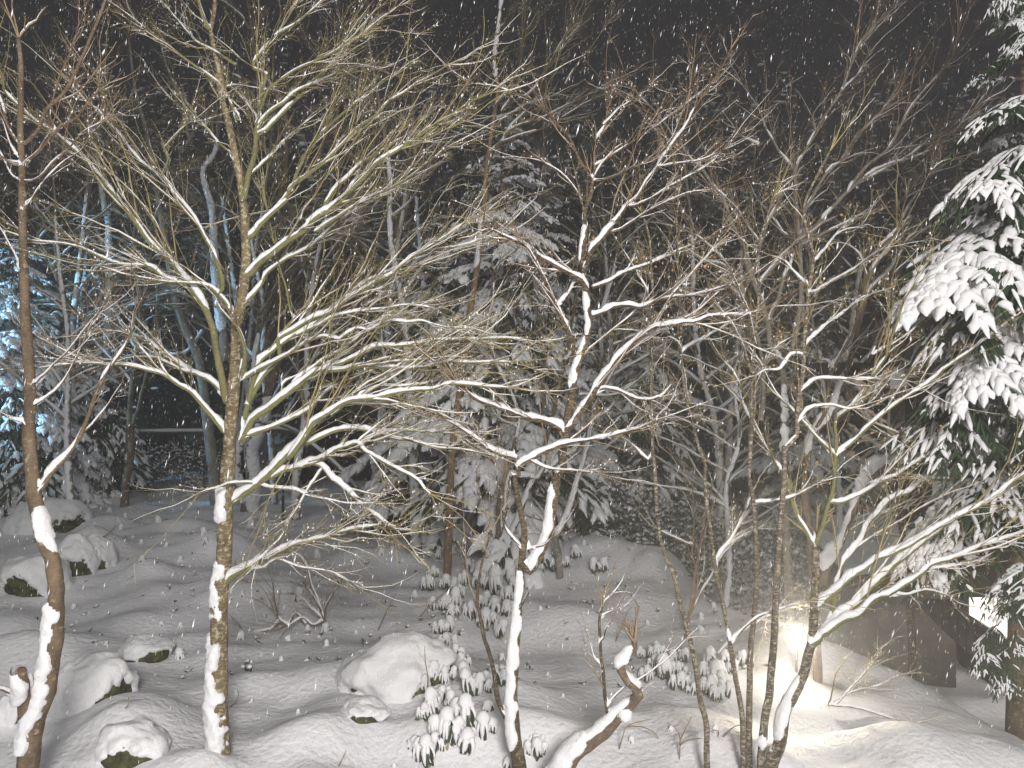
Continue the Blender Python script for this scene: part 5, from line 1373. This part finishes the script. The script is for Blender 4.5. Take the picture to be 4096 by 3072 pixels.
bare_sprig('branched twig on the snow between hooked trunk and first banded stem', ['n 1735,390 1790,250 1830,150 1870,110', 'n 1790,250 1900,290 1980,250'], 5)
bare_sprig('branching seedling standing in snow left of the first banded stem foot', ['o 165,1640 170,1500 150,1440 95,1400', 'o 170,1530 215,1500 300,1490', 'o 170,1500 210,1420 235,1370'], 6)
bare_sprig('twiggy seedling between first and second banded stems', ['o 340,1560 390,1460 350,1440', 'o 420,1480 470,1430 530,1410'], 6)
bare_sprig('bare low sprig on the snow right of the leaning dead trunk', ['n 1760,1270 1790,1160 1830,1070 1950,1030 2020,1020', 'n 1830,1070 1960,1080 2050,1130 2095,1200'], 6)
bare_sprig('dark twig sticking out by the boulders at left', ['i 920,1100 1000,1050 1060,1000 1100,950'], 9)
bare_sprig('tiny snow-balled twig left of the big maple', ['j 1110,1185 1180,1100 1215,1060 1220,990'], 6)

# ------------------------------------------------------------------ garden floodlight
def emis(name, color, strength):
    m, nt, b = mat(name, .5, .2)
    b.inputs['Emission Color'].default_value = (*color, 1); b.inputs['Emission Strength'].default_value = strength
    return m
metal = noise_mat('dark_metal', [(.3, (.03, .03, .032)), (.7, (.06, .06, .062))], 20, bump=.2, rough=.45, spec=.5)
def box(mb, c, s, rot=None):
    V = np.array([[x, y, z] for x in (-1, 1) for y in (-1, 1) for z in (-1, 1)], float) * np.array(s) / 2
    if rot is not None: V = V @ np.array(rot).T
    q = [(0, 1, 3, 2), (4, 6, 7, 5), (0, 4, 5, 1), (2, 3, 7, 6), (0, 2, 6, 4), (1, 5, 7, 3)]
    mb.add(V + np.array(c), q)
lx, ly, lz = LAMP_P
gzl = float(gz(lx, ly))
root = empty('garden_floodlight', (lx, ly, gzl), 'lit garden floodlight on a short stake shining out of the snow', 'lamp')
d = norm(np.array([-lx, -ly, 3.6])); xh = norm(np.cross(d, UP)); zh = np.cross(xh, d); RM = np.stack([xh, d, zh], 1)
P0 = np.array(LAMP_P)
mb = MB(); tube(mb, np.array([[lx, ly + .02, gzl - .3], [lx, ly + .02, lz - .09]]), [.014, .014], 8); mb.build('stake', metal, root)
mb = MB(); tube(mb, np.stack([P0 - d * .13, P0 - d * .125, P0 - d * .03, P0 + d * .005]), [.03, .055, .072, .075], 20); mb.build('housing', metal, root)
mb = MB(); 
for k in range(5): box(mb, P0 - d * (.14 + .012 * k), (.09 - .008 * k, .004, .09 - .008 * k), RM)
mb.build('cooling_fins', metal, root, smooth=False)
mb = MB(); a = np.linspace(0, 2 * math.pi, 25)[:-1]
V = P0 + d * .009 + .05 * (np.cos(a)[:, None] * xh + np.sin(a)[:, None] * zh)
mb.add(np.concatenate([V, (P0 + d * .014)[None]]), t=np.stack([np.arange(24), (np.arange(24) + 1) % 24, np.full(24, 24)], -1))
mb.build('lens', emis('lamp_lens', (1, .95, .85), 900), root)
sd_ = norm(np.array([-lx, -ly, 6.2]))
lamp('floodlight_bulb', 'SPOT', tuple(P0 + d * .03), 900, (1.0, .90, .72), .05, tuple(P0 + sd_ * 2), R_(112)).data.spot_blend = .9
lamp('floodlight_spill', 'POINT', tuple(P0 + d * .10), 12, (1.0, .88, .68), .05)

# ------------------------------------------------------------------ the house at the right, its stair and the shed
plaster_m = noise_mat('pale_wall', [(.3, (.16, .14, .12)), (.7, (.24, .21, .18))], 3, bump=.2)
wood = noise_mat('dark_wood', [(.3, (.035, .028, .024)), (.7, (.09, .07, .055))], 3, vec=(1, 1, 12), bump=.4)
redwood = noise_mat('brown_fascia', [(.3, (.12, .055, .03)), (.7, (.2, .10, .06))], 3, vec=(1, 1, 12), bump=.3)
def slab(mb, P, th, n):
    """polygon outline extruded by th along n"""
    P = np.asarray(P, float); n = np.asarray(n, float); k = len(P)
    V = np.concatenate([P, P + n * th]); j = np.arange(k); j2 = (j + 1) % k
    mb.add(V, np.stack([j, j2, j2 + k, j + k], -1), np.concatenate([[(0, a, a + 1) for a in range(1, k - 1)], [(k, k + a + 1, k + a) for a in range(1, k - 1)]]))
def quadpx(lst, D): return [px(x, y, d) for (x, y), d in zip(lst, D)]
HX = 0
root = empty('house', (10.0, 13.2, float(gz(10, 13.2))), 'corner of a house at right with a lit window behind the fir', 'house')
mb = MB(); box(mb, (11.4, 14.5, 1.0), (5.6, 3.0, 6.6)); mb.build('wall', wood, root, smooth=False)
wy = 12.98
wx0, wx1 = (3868 - CX) / FOC * wy, (4085 - CX) / FOC * wy
wz1, wz0 = CAMZ - (2385 - CY) / FOC * wy, CAMZ - (2590 - CY) / FOC * wy
mb = MB(); box(mb, ((wx0 + wx1) / 2, wy, (wz0 + wz1) / 2), (wx1 - wx0, .03, wz1 - wz0))
win = mb.build('window', emis('lit_window', (1.0, .86, .74), 1.5), root, smooth=False)
mb = MB()
for c, s in ((((wx0 + wx1) / 2, wy - .02, wz1 + .04), (wx1 - wx0 + .16, .08, .08)), ((wx0 - .04, wy - .02, (wz0 + wz1) / 2), (.08, .08, wz1 - wz0)), ((wx1 + .04, wy - .02, (wz0 + wz1) / 2), (.08, .08, wz1 - wz0)), (((wx0 + wx1) / 2, wy - .02, wz0 - .04), (wx1 - wx0 + .16, .08, .08))): box(mb, c, s)
mb.build('frame', wood, win, smooth=False)
mb = MB(); box(mb, (9.6, 12.4, 4.35 - .1), (9.5, .16, .22)); mb.build('eave', wood, root, smooth=False)

root = empty('stair', (8.0, 11.6, float(gz(8.0, 11.6))), 'dark boarded stair side with a sloping snow-dusted handrail below the lit window', 'stair')
p = quadpx([(3665, 2395), (3830, 2400), (3830, 2450), (4020, 2570), (4100, 2620), (4100, 2760), (3860, 2590), (3750, 2490)], [12.4] * 8)
# boards of the stair side, each its own piece
n_b = 13
for k in range(n_b):
    xa = 3668 + (4100 - 3668) * k / n_b; xb = 3668 + (4100 - 3668) * (k + 1) / n_b - 3
    top = lambda x: 2398 if x < 3830 else 2455 + (x - 3830) * .62
    bot = lambda x: np.interp(x, [3665, 3750, 3860, 4100], [2405, 2500, 2600, 2790])
    mb = MB(); slab(mb, quadpx([(xa, top(xa)), (xb, top(xb)), (xb, bot(xb)), (xa, bot(xa))], [12.3 + .01 * (k % 2)] * 4), .03, (0, 1, 0)); mb.build('board', wood, root, smooth=False)
mb = MB(); tube(mb, np.array([px(3822, 2438, 12.1), px(4030, 2568, 12.1), px(4110, 2620, 12.1)]), [.045] * 3, 6); hr = mb.build('handrail', wood, root)
mb = MB(); tube(mb, np.array([px(3822, 2430, 12.1), px(3900, 2480, 12.1), px(4030, 2560, 12.1), px(4110, 2612, 12.1)]), [.02, .03, .03, .03], 6, jit=.3); mb.build('snow', SNOW, hr)

sh = quadpx([(3365, 2300), (3385, 2160), (3440, 2110), (3575, 2085), (3605, 2190), (3620, 2310)], [13.2, 14.2, 14.8, 15.2, 14.4, 13.4])
root = empty('shed', tuple(np.mean(sh, 0) * [1, 1, 0] + [0, 0, float(gz(5.9, 14))]), 'low shed with a snow-covered roof slope and reddish fascia, right of the lamp', 'shed')
mb = MB()
x0, x1, y0, y1 = 6.15, 8.2, 13.0, 15.6; ze, zr = 4 - (2305 - CY) / FOC * 13, 4 - (2085 - CY) / FOC * 15.4
u, v = np.meshgrid(np.linspace(0, 1, 20), np.linspace(0, 1, 20), indexing='ij')
V = np.stack([x0 - .25 + u * (x1 - x0 + .1) + .18 * v, y0 - .2 + v * (y1 - y0 + .2), ze + (zr - ze) * v ** .85 + .10 + .05 * vnoise(np.stack([u * 3, v * 3, u * 0], -1), 1, 3) - .12 * (np.abs(u - .5) * 2) ** 8], -1)
i = np.arange(19)[:, None] * 20 + np.arange(19)[None]
mb.add(V, np.stack([i, i + 20, i + 21, i + 1], -1)); 
mb.build('roof_snow', SNOW, root)
mb = MB(); box(mb, ((x0 + x1) / 2 - .1, y0 - .22, ze + .0), (x1 - x0 + .2, .06, .12)); mb.build('fascia', redwood, root, smooth=False)
mb = MB(); box(mb, ((x0 + x1) / 2, (y0 + y1) / 2 + .1, ze / 2 - .9), (x1 - x0 - .3, y1 - y0 - .3, ze + 1.6)); mb.build('wall', plaster_m, root, smooth=False)
for o in list(root.children):
    pass

# post right of the shed
p0 = gp(3655, 2700)
t = Tree('slim_trunk_tree', 'slim dark trunk standing between the shed roof and the stair', 'tree', 10.6, 'cherry', dens=.2, seed=301, tl=.8)
t.add(30, 22, 'p 495,1080 490,900 475,700 465,500 440,350 430,200 420,0', dd=.2, name='trunk', ground=True, twigs=.3)
t.build()

# ------------------------------------------------------------------ snow-topped rails in the back
def rail(label, P, posts, r=.05, cat='railing'):
    P = np.array(P); base = P[0].copy(); base[2] = float(gz(*base[:2]))
    root = empty('railing', tuple(base), label, cat)
    mb = MB(); tube(mb, catmull(P, .5), np.full(len(catmull(P, .5)), r), 8); rl = mb.build('rail', metal, root)
    mb = MB(); Q = catmull(P, .2) + UP * r * 1.1; tube(mb, Q, r * (.95 + .2 * n1(np.arange(len(Q)) * .3)), 8); mb.build('snow', SNOW, rl)
    for k in posts:
        q = P[0] + (P[-1] - P[0]) * k; mb = MB(); tube(mb, np.array([[q[0], q[1] + .02, q[2]], [q[0], q[1] + .02, float(gz(q[0], q[1])) - .1]]), [.04, .04], 6); mb.build('post', metal, root)
rail('long snow-topped rail running level behind the left trunks', [px(-900, 1738, 27), px(0, 1735, 27), px(850, 1730, 27)], (.05, .4, .7, .98), r=.075)
rail('bent snow-topped rail sloping down right of the big maple', [px(1060, 1722, 21), px(1170, 1730, 21), px(1330, 1850, 20.5), px(1430, 1960, 20)], (.2, .95), r=.06)

# ------------------------------------------------------------------ far wood beyond the garden: reads as one dark mass
fw = MB(); fs = MB()
rr_ = np.random.default_rng(5)
for k in range(230):
    y = rr_.uniform(29, 58); x = rr_.uniform(-1.05, 1.05) * y; h = rr_.uniform(11, 19) + (y - 29) * .25; z0 = float(gz(x, y))
    w = h * rr_.uniform(.13, .2); m = 90
    u = rr_.uniform(.03, 1, m) ** .8; a = rr_.uniform(0, 6.28, m); L = w * (1 - u) * rr_.uniform(.6, 1.2, m) + .2
    S = np.stack([x + 0 * u, y + 0 * u, z0 + u * h], -1); d = np.stack([np.cos(a), np.sin(a), -.45 - .3 * rr_.random(m)], -1)
    sd = np.stack([-np.sin(a), np.cos(a), 0 * a], -1) * (L * .28)[:, None]
    E = S + d * L[:, None]; M_ = S + d * (L * .55)[:, None]
    fw.add(np.stack([S, M_ + sd, E, M_ - sd], 1), np.arange(m * 4).reshape(-1, 4))
    kk = rr_.random(m) < .5
    c = (M_ + (E - M_) * rr_.uniform(0, .8, (m, 1)))[kk] + UP * .08; s_ = rr_.uniform(.08, .28, kk.sum())
    blobs(fs, c, np.stack([s_, s_, s_ * .35], -1))
    tube(fw, np.array([[x, y, z0 - .3], [x, y, z0 + h]]), [.2, .02], 5, cap=False)
o = fw.build('far_wood', FORESTM, smooth=False); tag(o, 'dark mass of far conifers beyond the garden', 'wood', kind='stuff')
o = fs.build('far_wood_snow', SNOW); tag(o, 'patches of snow on the far conifers', 'snow', kind='stuff')

# ------------------------------------------------------------------ falling snow
nf = 240000
y = 2.8 + 30 * rng.random(nf) ** .42
x = rng.uniform(-1, 1, nf) * (y * .82 + 1.0); z = rng.uniform(-1.2, 1, nf) * y * .62 + CAMZ
k = z > gz(x, y) + .05; x, y, z = x[k], y[k], z[k]; nf = len(x)
fl = MB()
L = rng.uniform(.012, .036, nf) ; w = rng.uniform(.0022, .0042, nf)
ax = norm(np.stack([.22 + rng.normal(0, .10, nf), rng.normal(0, .1, nf), np.ones(nf)], -1)) * L[:, None]
b1 = norm(rng.normal(0, 1, (nf, 3)) * [1, 1, .2]) * w[:, None]; b2 = norm(np.cross(ax, b1)) * w[:, None]
C = np.stack([x, y, z], -1)
V = np.stack([C + ax, C - ax, C + b1, C - b1 * .6 + b2, C - b1 * .6 - b2], 1)
tri = np.array([[0, 2, 3], [0, 3, 4], [0, 4, 2], [1, 3, 2], [1, 4, 3], [1, 2, 4]])
fl.add(V.reshape(-1, 3), t=(tri[None] + np.arange(nf)[:, None, None] * 5).reshape(-1, 3))
o = fl.build('falling_snow', FLAKE, smooth=False); tag(o, 'dense snowfall of slanting flakes filling the air', 'snowfall', kind='stuff')

# ------------------------------------------------------------------ the air
hz = MB(); box(hz, (0, 26, 11.5), (150, 84, 29))
hm = bpy.data.materials.new('haze'); hm.use_nodes = True; nt = hm.node_tree
for n in list(nt.nodes):
    if n.type != 'OUTPUT_MATERIAL': nt.nodes.remove(n)
out = [n for n in nt.nodes if n.type == 'OUTPUT_MATERIAL'][0]
pv = nt.nodes.new('ShaderNodeVolumePrincipled'); pv.inputs['Color'].default_value = (.92, .92, .95, 1); pv.inputs['Density'].default_value = .0135; pv.inputs['Anisotropy'].default_value = .45
nt.links.new(pv.outputs[0], out.inputs['Volume'])
o = hz.build('haze', hm, smooth=False); tag(o, 'snow-filled night air', 'haze', kind='stuff')
